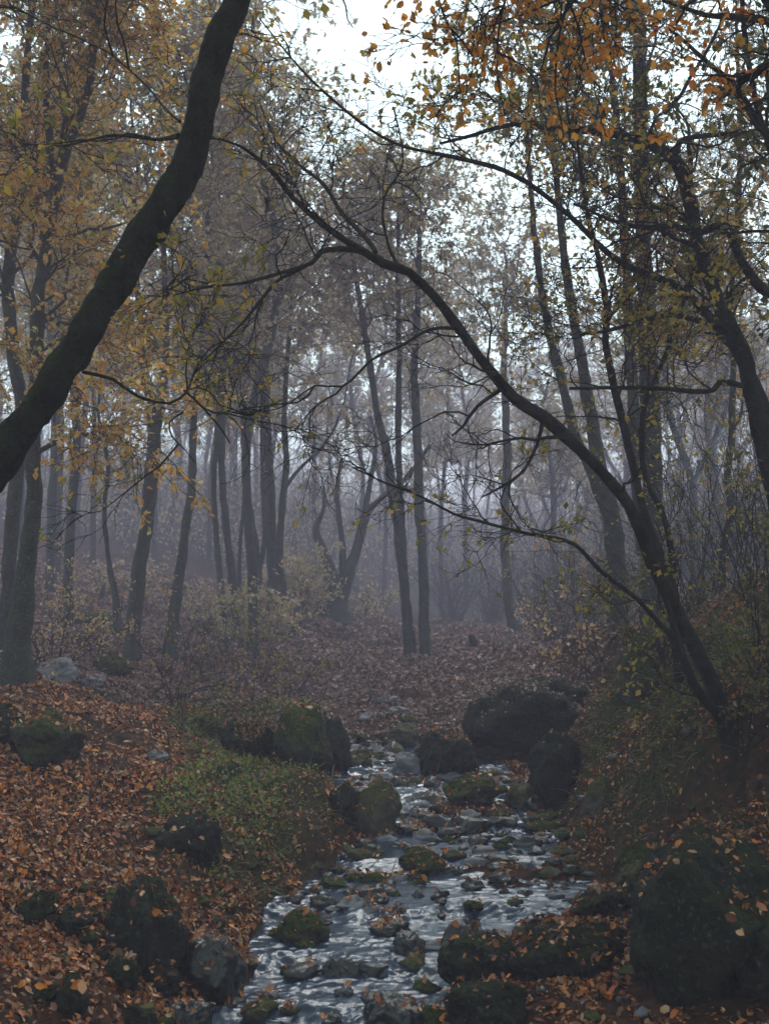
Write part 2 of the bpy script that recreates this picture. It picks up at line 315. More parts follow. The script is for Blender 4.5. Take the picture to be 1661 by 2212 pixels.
# ------------------------------------------------------------------ rocks
import bmesh
_bm = bmesh.new(); bmesh.ops.create_icosphere(_bm, subdivisions=5, radius=1.0)
ICO = np.array([v.co[:] for v in _bm.verts]); ICOF = np.array([[v.index for v in f.verts] for f in _bm.faces]); _bm.free()
_bm = bmesh.new(); bmesh.ops.create_icosphere(_bm, subdivisions=3, radius=1.0)
ICO3 = np.array([v.co[:] for v in _bm.verts]); ICOF3 = np.array([[v.index for v in f.verts] for f in _bm.faces]); _bm.free()
def rock_shape(seed, size, hi=True, ang=.6, rough=.13):
    r = np.random.default_rng(seed)
    V = (ICO if hi else ICO3).copy(); Fc = ICOF if hi else ICOF3
    for k in range(int(14 * ang) + 4):               # chipped flat faces
        n = r.normal(size=3); n /= np.linalg.norm(n); d = r.uniform(.62, .92)
        s = V @ n - d; s = np.where(s > 0, s, 0)
        V -= np.outer(s * .88, n)
    s0 = seed * 3.7
    nrm = V / np.linalg.norm(V, axis=1)[:, None]
    V = V + nrm * (rough * fbm(V[:, 0] * 1.9 + s0, V[:, 1] * 1.9, V[:, 2] * 1.9, 6 if hi else 3, seed, .55))[:, None]
    V = V * np.array(size)
    return V, Fc
ROCKS = []   # (world verts, faces) to let leaves lie on them
def rock(px, py, wpx, hpx, Y, label, mat, dep=None, seed=1, ang=.5, rz=0.0, group=None, name='boulder', hi=True, rough=.17, extra_down=.45):
    """px = middle, py = foot on the photograph; width and height in its pixels"""
    ya = np.arange(Y * .82, Y * 1.18, .02); pz = np.array([at(px, py - hpx * .04, v)[2] for v in ya])
    gx = (px - 830.5) / F * ya
    gz = np.maximum(ground(gx, ya), np.where((ya < 12.2) & (np.abs(gx - chan(ya)[0]) < chan(ya)[1] + .2), water_z(ya), -9))
    hit = np.nonzero(pz <= gz)[0]
    if len(hit) and hit[0] > 0: Y = float(ya[hit[0]]) + .0
    s = Y / F
    c = at(px, py - hpx / 2, Y)
    sx = wpx * s / 2; sz = hpx * s / 2 * (1 + extra_down); sy = (dep if dep else sx * .9)
    V, Fc = rock_shape(seed, (1, 1, 1), hi, ang, rough)
    top_z = c[2] + sz / (1 + extra_down)
    foot = min(c[2] - sz / (1 + extra_down), g1(c[0], Y), g1(c[0] - sx * .7, Y), g1(c[0] + sx * .7, Y)) - .2 * hpx * s
    sz = (top_z - foot) / 2; cz_ = (top_z + foot) / 2
    V = V / np.array([np.ptp(V[:, 0]) / 2, np.ptp(V[:, 1]) / 2, np.ptp(V[:, 2]) / 2]) * np.array([sx, sy, sz])
    cz = cz_
    me = mesh(name, V, Fc, True)
    o = link(name, me, mat); o.location = (c[0], Y + sy * .5, cz); o.rotation_euler = (0, 0, rz)
    tag(o, label, 'rock' , group)
    co, si = math.cos(rz), math.sin(rz)
    W = np.stack([V[:, 0] * co - V[:, 1] * si, V[:, 0] * si + V[:, 1] * co, V[:, 2]], -1) + np.array(o.location)
    ROCKS.append((W, Fc))
    return o
K = M
big = [
 (300, 2085, 178, 172, 5.6, 'large smooth rounded boulder at the lower left, biggest beside the stream', K['rock_dark'], .22, 3, .15),
 (452, 2132, 150, 100, 5.5, 'glossy wet black boulder at the left edge of the water', K['rock_wet'], .2, 8, .3),
 (95, 1648, 160, 110, 7.3, 'dark craggy mossy boulder on the leafy left slope', K['rock_moss'], .28, 12, .8),
 (5, 1605, 120, 85, 7.9, 'dark boulder cut by the left edge behind the craggy one', K['rock_dark'], .25, 15, .7),
 (232, 1462, 95, 55, 13.2, 'low round moss covered boulder below the left trees', K['rock_moss'], .3, 22, .2),
 (118, 1470, 90, 48, 12.4, 'pale grey stone at the foot of the left front trunk', K['rock_pale'], .3, 23, .7),
 (195, 1480, 60, 28, 12.0, 'flat pale stone between the left trunk and the mossy boulder', K['rock_pale'], .2, 24, .7),
 (492, 1680, 52, 34, 8.6, 'small dark rounded rock half sunk in the grassy left bank', K['rock_moss'], .1, 25, .3),
 (402, 1842, 140, 82, 6.5, 'dark broken rock poking out of the orange leaves', K['rock_dark'], .2, 27, .6),
 (415, 1768, 50, 30, 7.0, 'small slate grey rock above the dark broken one', K['rock_dark'], .08, 28, .5),
 (340, 1648, 46, 28, 8.4, 'small pale grey rock lying in the leaves of the left bank', K['rock_pale'], .1, 29, .6),
 (652, 2034, 118, 70, 6.45, 'oval olive boulder at the left side of the near rapids', K['rock_moss'], .16, 31, .25),
 (458, 2026, 60, 36, 6.1, 'small grey boulder between the big boulder and the stream', K['rock_dark'], .09, 32, .3),
 (812, 1812, 112, 118, 8.45, 'upright brown mossy rock standing at the left of the stream', K['rock_brown'], .18, 33, .75),
 (745, 1775, 75, 80, 8.7, 'dark rock leaning against the upright brown rock', K['rock_dark'], .16, 34, .6),
 (905, 1886, 112, 50, 7.75, 'low green mossy rock in the middle of the stream', K['rock_moss'], .16, 36, .4),
 (1060, 2105, 200, 80, 5.7, 'low dark rock at the left end of the slab strewn with leaves', K['rock_dark'], .25, 38, .8),
 (1230, 2100, 260, 100, 5.75, 'broad dark rock slab with fallen leaves right of the rapids', K['rock_dark'], .34, 138, .7),
 (1330, 1990, 170, 62, 6.5, 'flat dark stone behind the broad slab near the pool', K['rock_dark'], .2, 139, .7),
 (995, 2066, 100, 66, 6.15, 'round black wet rock against the broad slab', K['rock_wet'], .13, 39, .25),
 (884, 2064, 78, 44, 6.1, 'dark wet rock with a pale top in the near rapids', K['rock_wet'], .1, 40, .4),
 (845, 2024, 95, 34, 6.35, 'flat black rock splitting the water above the near rapids', K['rock_wet'], .1, 41, .4),
 (735, 2110, 90, 40, 5.75, 'jagged black rock in the foam of the near rapids', K['rock_wet'], .08, 42, .8),
 (1545, 2130, 330, 310, 5.9, 'huge dark boulder at the lower right edge', K['rock_dark'], .5, 44, .3),
 (1430, 1955, 130, 60, 6.7, 'dark rock at the foot of the huge right boulder', K['rock_dark'], .18, 45, .4),
 (1208, 1738, 130, 150, 9.6, 'tall dark rock overhanging the small waterfall', K['rock_dark'], .3, 47, .5),
 (1165, 1640, 290, 175, 11.7, 'great dark mossy boulder standing beyond the stream', K['rock_dark'], .6, 49, .35),
 (970, 1680, 150, 95, 11.4, 'low dark boulder left of the great mossy one', K['rock_dark'], .35, 50, .4),
 (872, 1612, 74, 44, 11.9, 'pale angular rock in the dry upper bed', K['rock_brown'], .18, 51, .9),
 (880, 1676, 62, 50, 11.1, 'grey slanting rock just above the top of the water', K['rock_pale'], .12, 52, .8),
 (1162, 1624, 48, 32, 11.0, 'small pale stone at the foot of the great mossy boulder', K['rock_pale'], .1, 53, .6),
 (1030, 1738, 140, 60, 9.3, 'mossy green rock beside the upper rapids', K['rock_moss'], .2, 55, .5),
 (1130, 1745, 80, 55, 9.3, 'brownish rock left of the small waterfall', K['rock_brown'], .14, 56, .7),
 (1380, 1902, 92, 42, 7.35, 'rounded tan rock at the right end of the still pool', K['rock_brown'], .13, 58, .3),
 (1378, 1860, 95, 38, 7.8, 'olive rounded rock just above the right end of the pool', K['rock_moss'], .13, 59, .3),
 (1300, 1738, 76, 55, 8.8, 'rough grey rock on the leafy right bank', K['rock_brown'], .12, 61, .7),
 (1452, 1862, 46, 30, 7.5, 'pale blue grey stone touching the huge boulder', K['rock_pale'], .07, 63, .6),
 (1405, 1490, 130, 120, 10.2, 'bright moss topped boulder under the leaning tree', K['rock_moss'], .4, 65, .3),
 (650, 1655, 130, 125, 10.8, 'dark mossy rock face at the end of the left ledge', K['rock_moss'], .35, 67, .6),
 (722, 1672, 70, 120, 10.7, 'upright dark rock where the ledge drops to the water', K['rock_dark'], .25, 68, .6),
 (535, 1632, 130, 80, 11.0, 'mossy ledge rock half buried in brown leaves', K['rock_dark'], .35, 69, .5),
 (430, 1590, 120, 48, 11.3, 'long low mossy rock at the back of the leafy slope', K['rock_moss'], .3, 70, .5),
 (232, 2075, 130, 52, 5.5, 'low stone with leaves on it left of the big boulder', K['rock_dark'], .14, 72, .3),
 (150, 2175, 76, 60, 5.1, 'round dark green stone near the bottom left corner', K['rock_dark'], .1, 73, .2),
 (96, 2165, 50, 36, 5.15, 'small round stone left of the dark green one', K['rock_dark'], .07, 74, .2),
 (255, 2118, 90, 50, 5.3, 'flat topped dark stone below the big boulder', K['rock_dark'], .1, 75, .3),
 (340, 2136, 90, 50, 5.3, 'dark stone wedged between the big and the wet boulder', K['rock_dark'], .1, 76, .3),
 (400, 2212, 110, 52, 5.0, 'wet dark stone at the water edge near the bottom', K['rock_wet'], .1, 77, .3),
 (298, 2225, 80, 48, 4.9, 'grey stone cut by the bottom edge on the left', K['rock_dark'], .09, 78, .3),
 (65, 1975, 110, 46, 6.0, 'dark flat stone in the leaves at the left edge', K['rock_dark'], .12, 79, .3),
 (150, 2010, 90, 46, 5.8, 'dark stone in the leaves left of the big boulder', K['rock_dark'], .1, 80, .3),
 (855, 2225, 140, 70, 5.0, 'black wet stones pile at the bottom middle', K['rock_wet'], .12, 81, .5),
 (1060, 2230, 180, 95, 4.95, 'dark flat rock at the bottom right of the rapids', K['rock_dark'], .16, 82, .4),
 (945, 2215, 70, 40, 5.0, 'small olive stone at the bottom between the dark rocks', K['rock_moss'], .07, 83, .3),
 (1660, 2150, 120, 140, 5.3, 'dark rock in the lower right corner below the huge boulder', K['rock_dark'], .2, 84, .4),
 (1090, 1425, 120, 42, 20.5, 'low brown mound of earth and stone left of the hazy tree', K['rock_moss'], .4, 86, .2),
 (190, 1352, 110, 34, 18.0, 'flat mossy rock far back on the left slope', K['rock_moss'], .4, 87, .4),
]
for (px, py, wp, hp, Y, lab, mt, dep, sd_, ang) in big:
    rock(px, py, wp, hp, Y, lab, mt, dep, sd_, ang, rz=0)

# the many small stones of the stream bed: copies of a few shapes
protos = []
for k in range(9):
    V, Fc = rock_shape(200 + k, (1, .85, .55), False, .9, .26)
    for mn in ('rock_wet', 'rock_moss', 'rock_brown', 'rock_pale'):
        me = mesh('stone', V, Fc, True); me.materials.append(K[mn]); protos.append((mn, me, V, Fc))
zones = {  # zone: (label base, group)
 'rapid': ('stones in the near rapids', (5.0, 6.9)), 'pool': ('stones around the middle of the stream', (6.9, 8.6)), 'upper': ('stones in the upper rapids', (8.6, 12.0)),
}
words = {'rock_wet': 'small black wet stone', 'rock_moss': 'small mossy green stone', 'rock_brown': 'small brown stone', 'rock_pale': 'small pale grey stone'}
where = {'rapid': 'lying in the near rapids', 'pool': 'lying around the pool in mid stream', 'upper': 'lying in the upper rapids', 'bed': 'in the dry bed above the water', 'bankr': 'on the leafy gravel right of the water', 'bankl': 'among the leaves left of the water'}
cnt = 0; tries = 0; placed = []
for z_, n_, y0, y1, side, smin, smax in (('rapid', 26, 5.0, 6.9, 0, .03, .08), ('pool', 90, 6.9, 8.6, 0, .028, .10), ('upper', 100, 8.6, 11.8, 0, .035, .13), ('bed', 14, 11.8, 15, 0, .05, .16), ('bankr', 34, 4.9, 8.8, 1, .025, .07), ('bankl', 26, 4.9, 7.2, -1, .025, .07)):
    k = 0; guard = 0
    while k < n_ and guard < 4000:
        guard += 1
        y = random.uniform(y0, y1); c, hw_ = [float(v) for v in chan(y)]
        if side == 0:
            x = c + random.uniform(-1, 1) * (hw_ + .05)
            if z_ == 'rapid' and abs(x - c) < .5 * hw_ and random.random() < .72: continue
        elif side == 1: x = c + hw_ + random.uniform(.0, 1.0)
        else: x = c - hw_ - random.uniform(0, .9)
        s = random.uniform(smin, smax) * (1 if random.random() < .8 else 1.3)
        if any((x - a) ** 2 + (y - b_) ** 2 < (s * .8 + c_ * .8) ** 2 for a, b_, c_ in placed): continue
        gz = g1(x, y); wz = float(water_z(y)) if y < 12.2 else -9
        if side == 0 and z_ != 'bed' and gz > wz + .2: continue
        zc = max(gz + s * .15, wz + s * .04 if side == 0 else -9)
        r_ = random.random()
        mn = ('rock_wet' if r_ < .48 else 'rock_moss' if r_ < .68 else 'rock_brown' if r_ < .86 else 'rock_pale')
        if z_ in ('bankl',): mn = 'rock_moss' if r_ < .5 else 'rock_brown'
        cand = [q for q in protos if q[0] == mn]; q = cand[random.randrange(len(cand))]
        o = bpy.data.objects.new('stone', q[1]); COL.objects.link(o)
        sc3 = (s * random.uniform(.9, 1.5), s * random.uniform(.8, 1.2), s * random.uniform(.7, 1.15)); rz = random.uniform(0, 6.28)
        o.location = (x, y, zc); o.scale = sc3; o.rotation_euler = (0, 0, rz)
        tag(o, words[mn] + ' ' + where[z_], 'stone', words[mn].replace('stone', 'stones') + ' ' + where[z_])
        W = q[2] * np.array(sc3); co, si = math.cos(rz), math.sin(rz)
        W = np.stack([W[:, 0] * co - W[:, 1] * si, W[:, 0] * si + W[:, 1] * co, W[:, 2]], -1) + np.array([x, y, zc])
        ROCKS.append((W, q[3])); placed.append((x, y, s)); k += 1

# ------------------------------------------------------------------ leaves as meshes
def norm(a): return a / np.maximum(np.linalg.norm(a, axis=-1, keepdims=True), 1e-9)
def leaves_mesh(P, D, N, L, W, rnd, shape=6, fold=.15):
    """P base points, D long axis, N normal, L length, W half width; a pointed oval folded along its midrib"""
    D = norm(D); S = norm(np.cross(N, D)); N = np.cross(D, S)
    n = len(P); L = L[:, None]; W = W[:, None]
    if shape == 4:
        a = P; b_ = P + D * L * .5 + S * W + N * W * fold * 2; c = P + D * L; d = P + D * L * .5 - S * W + N * W * fold * 2
        V = np.stack([a, b_, c, d], 1).reshape(-1, 3); i = np.arange(n)[:, None] * 4
        Fc = i + np.array([[0, 1, 2, 3]])
        return V, Fc, rnd
    curl = N * L * .12
    a = P; m1 = P + D * L * .38 + curl * 0; e = P + D * L + curl
    l1 = P + D * L * .28 + S * W * .9 + N * W * fold * 2; l2 = P + D * L * .68 + S * W * .85 + N * W * fold * 2
    r1 = P + D * L * .28 - S * W * .9 + N * W * fold * 2; r2 = P + D * L * .68 - S * W * .85 + N * W * fold * 2
    V = np.stack([a, l1, l2, e, r2, r1], 1).reshape(-1, 3); i = np.arange(n)[:, None] * 6
    Fc = np.concatenate([i + np.array([[0, 1, 2, 3]]), i + np.array([[0, 3, 4, 5]])], 0)
    return V, Fc, np.concatenate([rnd, rnd])

# ------------------------------------------------------------------ tubes
def tubes(P, Rd, sides):
    """P (N,K,3) centre lines, Rd (N,K) radii -> V, F"""
    N_, K_, _ = P.shape
    T = np.gradient(P, axis=1); T = norm(T)
    ref = np.where(np.abs(T[:, :1, 1:2]) > .85, np.array([[[1., 0, 0]]]), np.array([[[0, 1., 0]]]))
    A = norm(np.cross(T, np.broadcast_to(ref, T.shape))); B = np.cross(T, A)
    th = np.linspace(0, 2 * np.pi, sides, endpoint=False)
    V = P[:, :, None, :] + Rd[:, :, None, None] * (A[:, :, None, :] * np.cos(th)[None, None, :, None] + B[:, :, None, :] * np.sin(th)[None, None, :, None])
    idx = np.arange(N_ * K_ * sides).reshape(N_, K_, sides)
    nx = np.roll(idx, -1, axis=2)
    Fc = np.stack([idx[:, :-1], nx[:, :-1], nx[:, 1:], idx[:, 1:]], -1).reshape(-1, 4)
    return V.reshape(-1, 3), Fc
def grow(starts, dirs, lens, r0, K_, wig, up, r, rend=.25):
    n = len(starts); P = np.zeros((n, K_, 3)); P[:, 0] = starts; d = norm(dirs)
    st = (lens / (K_ - 1))[:, None]
    for k in range(1, K_):
        d = norm(d + r.normal(size=(n, 3)) * wig + np.array([0, 0, up]))
        P[:, k] = P[:, k - 1] + d * st
    tt = np.linspace(0, 1, K_)[None]
    Rd = r0[:, None] * (1 - (1 - rend) * tt ** .8)
    return P, Rd
def sprout(P, Rd, n_per, tmin, ang, r, flat=0.6):
    """child starts and directions along the parent lines"""
    N_, K_, _ = P.shape
    tt = r.uniform(tmin, 1, size=(N_, n_per)) * (K_ - 1.001)
    i = tt.astype(int); f = (tt - i)[..., None]
    ar = np.arange(N_)[:, None]
    S = P[ar, i] * (1 - f) + P[ar, i + 1] * f; T = norm(P[ar, i + 1] - P[ar, i]); rr = Rd[ar, i]
    q = r.normal(size=S.shape); q[..., 2] *= flat
    q = norm(q - T * np.sum(q * T, -1, keepdims=True))
    a = ang * r.uniform(.7, 1.25, size=(N_, n_per, 1))
    D = T * np.cos(a) + q * np.sin(a)
    return S.reshape(-1, 3), D.reshape(-1, 3), rr.reshape(-1), (1 - tt / (K_ - 1)).reshape(-1)
def catmull(pts, step):
    pts = np.array(pts, float); out_ = []
    e = np.vstack([2 * pts[0] - pts[1], pts, 2 * pts[-1] - pts[-2]])
    for i in range(1, len(e) - 2):
        a, b_, c, d = e[i - 1], e[i], e[i + 1], e[i + 2]
        n = max(2, int(np.linalg.norm((c - b_)[:3]) / step))
        for k in range(n):
            t_ = k / n
            out_.append(.5 * ((2 * b_) + (-a + c) * t_ + (2 * a - 5 * b_ + 4 * c - d) * t_ ** 2 + (-a + 3 * b_ - 3 * c + d) * t_ ** 3))
    out_.append(pts[-1]); return np.array(out_)
def join(parts):
    off = 0; Vs = []; Fs = []
    for V, Fc in parts:
        Vs.append(V); Fs.append(Fc + off); off += len(V)
    return np.concatenate(Vs), np.concatenate(Fs)
def build_wood(stems, r, sides=12, flare=True, step=.08, bumpy=.1):
    """stems: lists of (x,y,z,radius) -> trunk geometry and smooth centre lines"""
    parts = []; lines = []
    for k, st in enumerate(stems):
        L = catmull(st, step); P = L[:, :3]; Rr = np.maximum(L[:, 3], .003)
        P = P + (.07 * Rr + .006)[:, None] * np.stack([fbm(P[:, 2] * 4 + k, P[:, 0] * 4, k, 3, 5), fbm(P[:, 2] * 4 + 9 + k, P[:, 0] * 4, k, 3, 6), fbm(P[:, 2] * 4 + 19 + k, P[:, 0] * 4, k, 3, 7)], -1)
        Rr = Rr * (1 + .09 * fbm(P[:, 2] * 5 + 3 * k, P[:, 0] * 5, 2, 2, 8))
        if flare and st[0][3] > .03 and k < 1:
            h = np.concatenate([[0], np.cumsum(np.linalg.norm(np.diff(P, axis=0), axis=1))])
            Rf = Rr * (1 + .35 * np.exp(-h / (st[0][3] * 2.2)))
        else: Rf = Rr
        V, Fc = tubes(P[None], Rf[None], sides)
        C = np.repeat(P, sides, 0); dv = V - C
        nn = 1 + bumpy * fbm(V[:, 0] * 9, V[:, 1] * 9, V[:, 2] * 5, 3, 50 + k) + bumpy * .6 * fbm(V[:, 0] * 40, V[:, 1] * 40, V[:, 2] * 12, 2, 60)
        parts.append((C + dv * nn[:, None], Fc)); lines.append((P, Rr))
    return join(parts), lines
def crown(lines, r, nb, blen, leafn, lsize, tmin=.35, up=.03, k2=6, k3=5, spread=1.0, minr=.006, clump=1.0, wig=.22, leafdir=.5, leafshape=4, zmin=None, keep=1.0, flatn=1.2, twig_r=.004, droop=.0):
    """limbs, branches and twigs sprouting from the stems; returns branch geometry and leaf arrays"""
    bp = []; LP = []; LD = []
    tot = sum(len(l[0]) for l in lines)
    for P, Rr in lines:
        n = max(1, int(round(nb * len(P) / tot)))
        i0 = int(len(P) * tmin)
        zz = np.arange(len(P))
        ok = zz[(zz >= i0) & ((P[:, 2] > zmin) if zmin is not None else True)]
        if len(ok) < 2: continue
        i = ok[r.integers(0, len(ok) - 1, n)]
        S = P[i]; T = norm(P[np.minimum(i + 1, len(P) - 1)] - P[np.maximum(i - 1, 0)])
        q = r.normal(size=S.shape); q[:, 2] *= .35; q = norm(q - T * np.sum(q * T, -1, keepdims=True))
        a = r.uniform(.6, 1.25, size=(n, 1)) * spread
        D = T * np.cos(a) + q * np.sin(a) + np.array([0, 0, .18])
        fr = 1 - .6 * (i / len(P))
        L1 = blen * r.uniform(.5, 1.15, n) * fr
        R1 = np.clip(Rr[i] * r.uniform(.22, .45, n), minr, .05)
        B1, Q1 = grow(S, D, L1, R1, 12, wig, up, r, .2)
        bp.append(tubes(B1, Q1, 5))
        s2, d2, r2, f2 = sprout(B1, Q1, k2, .15, .8, r)
        L2 = blen * .42 * r.uniform(.4, 1.1, len(s2)) * (.45 + f2 * .7)
        B2, Q2 = grow(s2, d2, L2, np.maximum(r2 * .55, twig_r * 1.1), 8, wig * 1.1, up * .5 - droop, r, .35)
        bp.append(tubes(B2, Q2, 4))
        s3, d3, r3, f3 = sprout(B2, Q2, k3, .15, .75, r, .5)
        L3 = blen * .17 * r.uniform(.4, 1.2, len(s3))
        B3, Q3 = grow(s3, d3, L3, np.full(len(s3), twig_r * .8), 5, wig * 1.3, -droop, r, .5)
        bp.append(tubes(B3, Q3, 3))
        if leafn > 0:
            N3 = len(B3); per = max(1, int(leafn))
            # bare and leafy sprays differ
            sel = np.nonzero((fbm(B3[:, 2, 0] * .9, B3[:, 2, 1] * .9, B3[:, 2, 2] * .9, 2, 91) * .5 * clump + r.uniform(0, 1, N3)) > 1 - keep)[0]
            if len(sel):
                tt = r.uniform(.1, 1, (len(sel), per)) * 3.999; ii_ = tt.astype(int); ff = (tt - ii_)[..., None]
                Bs = B3[sel]; ar = np.arange(len(sel))[:, None]
                pp = Bs[ar, ii_] * (1 - ff) + Bs[ar, ii_ + 1] * ff; tg = Bs[ar, ii_ + 1] - Bs[ar, ii_]
                LP.append(pp.reshape(-1, 3)); LD.append(norm(tg).reshape(-1, 3))
    if LP:
        P = np.concatenate(LP); T = np.concatenate(LD); n = len(P)
        D = norm(T * .6 + r.normal(size=(n, 3)) * leafdir - np.array([0, 0, .15]))
        N = norm(np.array([0, 0, flatn]) + r.normal(size=(n, 3)) * .6)
        L = lsize * r.uniform(.6, 1.25, n); Wd = L * r.uniform(.26, .38, n)
        # neighbouring leaves share a hue
        rn = np.clip(.5 + .38 * fbm(P[:, 0] * 1.6, P[:, 1] * 1.6, P[:, 2] * 1.6, 2, 17) + r.normal(size=n) * .17, 0, 1)
        lv = leaves_mesh(P + r.normal(size=(n, 3)) * lsize * .15, D, N, L, Wd, rn, leafshape)
    else: lv = None
    return join(bp), lv

def make_tree(label, stems, bark, leafm=None, bumpy=.1, nb=14, blen=2.0, leafn=6, lsize=.06, seed=1, ext=0.0, base=True, cat='tree', name='tree', group=None, sides=12, limbs=(), **kw):
    """stems: [(px,py,Y,width_px)...] from the foot up. ext: height to which the first stem goes on above the frame"""
    r = np.random.default_rng(seed)
    W = []
    for k, st in enumerate(stems):
        s = [np.append(at(a, b_, Y), wd * (.71 if sides >= 20 else .8) * Y / F / 2) for a, b_, Y, wd in st]
        if k == 0 and base:
            f = s[0]; gz = g1(f[0], f[1])
            if f[2] > gz - .05:
                if f[2] - gz > .3: s = [np.array([f[0] - (s[1][0] - f[0]) * .3, f[1], gz - .12, f[3] * 1.1])] + s
                else: s[0] = np.array([f[0], f[1], gz - .1, f[3]])
        e = ext if not isinstance(ext, (list, tuple)) else ext[k]
        if e and s[-1][2] < e:
            tp = s[-1]; dr = s[-1][:3] - s[-2][:3]; dr = dr / max(abs(dr[2]), .3); n = 4
            for j in range(1, n + 1):
                dz = (e - tp[2]) * j / n
                s.append(np.array([tp[0] + dr[0] * dz * .6 + r.normal() * .08 * j, tp[1] + dr[1] * dz * .3 + r.normal() * .08 * j, tp[2] + dz, max(tp[3] * (1 - .85 * j / n), .012)]))
        W.append(s)
    org = Vector(W[0][0][:3]); org.z = g1(org.x, org.y)
    root = empty(name, org); tag(root, label, cat, group)
    (V, Fc), lines = build_wood(W, r, sides, bumpy=bumpy, step=.08 if sides < 20 else .03)
    o3 = np.array(org)
    link('trunk', mesh('trunk', V - o3, Fc), M[bark], root)
    groups = [(root, lines)]
    for st in limbs:
        q = [np.append(at(a, b_, Y), wd * Y / F / 2) for a, b_, Y, wd in st]
        (V3, F3), l3 = build_wood([q], r, 8, False, .06, .08)
        groups.append((link('limb', mesh('limb', V3 - o3, F3), M[bark], root), l3))
    tl = [sum(len(l[0]) * (.08 if sides >= 20 and g_ == 0 else 1) for l in ls) * (1 if g_ else 1.0) for g_, (_, ls) in enumerate(groups)]
    for g_, (par, ls) in enumerate(groups):
        nn = int(round(nb * (1.35 if limbs else 1) * tl[g_] / sum(tl)))
        if nn < 1: continue
        k2_ = dict(kw)
        if g_: k2_['tmin'] = min(.2, kw.get('tmin', .3))
        (bv, bf), lv = crown(ls, r, nn, blen, leafn, lsize, **k2_)
        link('branches', mesh('branches', bv - o3, bf), M[bark], par)
        if lv is not None and leafm:
            link('foliage', mesh('foliage', lv[0] - o3, lv[1], False, {'rnd': ('FACE', lv[2])}), M[leafm], par)
    return root
#TREES
exec_trees = True
# front left leaning trunk
make_tree('thick black trunk leaning from the left edge up to the top', [[(-290, 1330, 5.2, 145), (-130, 1130, 5.1, 122), (0, 993, 5, 112), (70, 905, 5, 102), (130, 815, 5, 100), (178, 737, 5, 98), (235, 640, 5, 98), (288, 550, 5, 100), (330, 480, 5, 98), (378, 400, 5, 100), (420, 310, 5, 102), (440, 230, 5, 100), (455, 150, 5, 98), (482, 70, 5, 94), (510, 0, 5, 74), (545, -110, 5, 68), (590, -260, 5, 60), (640, -500, 5, 50)]],
  'bark_dark', 'l_olive', nb=10, blen=1.3, leafn=5, lsize=.05, seed=3, tmin=.62, keep=.35, sides=48, bumpy=.22, ext=7.5, k2=6, k3=5, twig_r=.0028,
  limbs=[[(385, 292, 5, 14), (340, 300, 5.2, 9), (290, 295, 5.3, 8), (230, 293, 5.4, 7), (180, 308, 5.5, 5), (120, 316, 5.6, 3)],
         [(388, 262, 5, 8), (360, 240, 5.1, 5), (310, 180, 5.2, 4), (230, 110, 5.3, 4), (120, 60, 5.5, 4), (20, 10, 5.7, 5)],
         [(180, 806, 5.4, 8), (245, 822, 5.5, 8), (300, 858, 5.6, 7), (368, 871, 5.7, 6), (405, 845, 5.8, 6), (420, 810, 5.9, 4), (460, 770, 6, 3)],
         [(398, 842, 5.8, 5), (440, 880, 5.8, 5), (480, 930, 5.9, 4), (497, 960, 5.9, 3)],
         [(398, 890, 5.8, 4), (368, 912, 5.8, 4), (372, 945, 5.8, 4), (400, 975, 5.8, 3), (420, 1000, 5.8, 2)]])
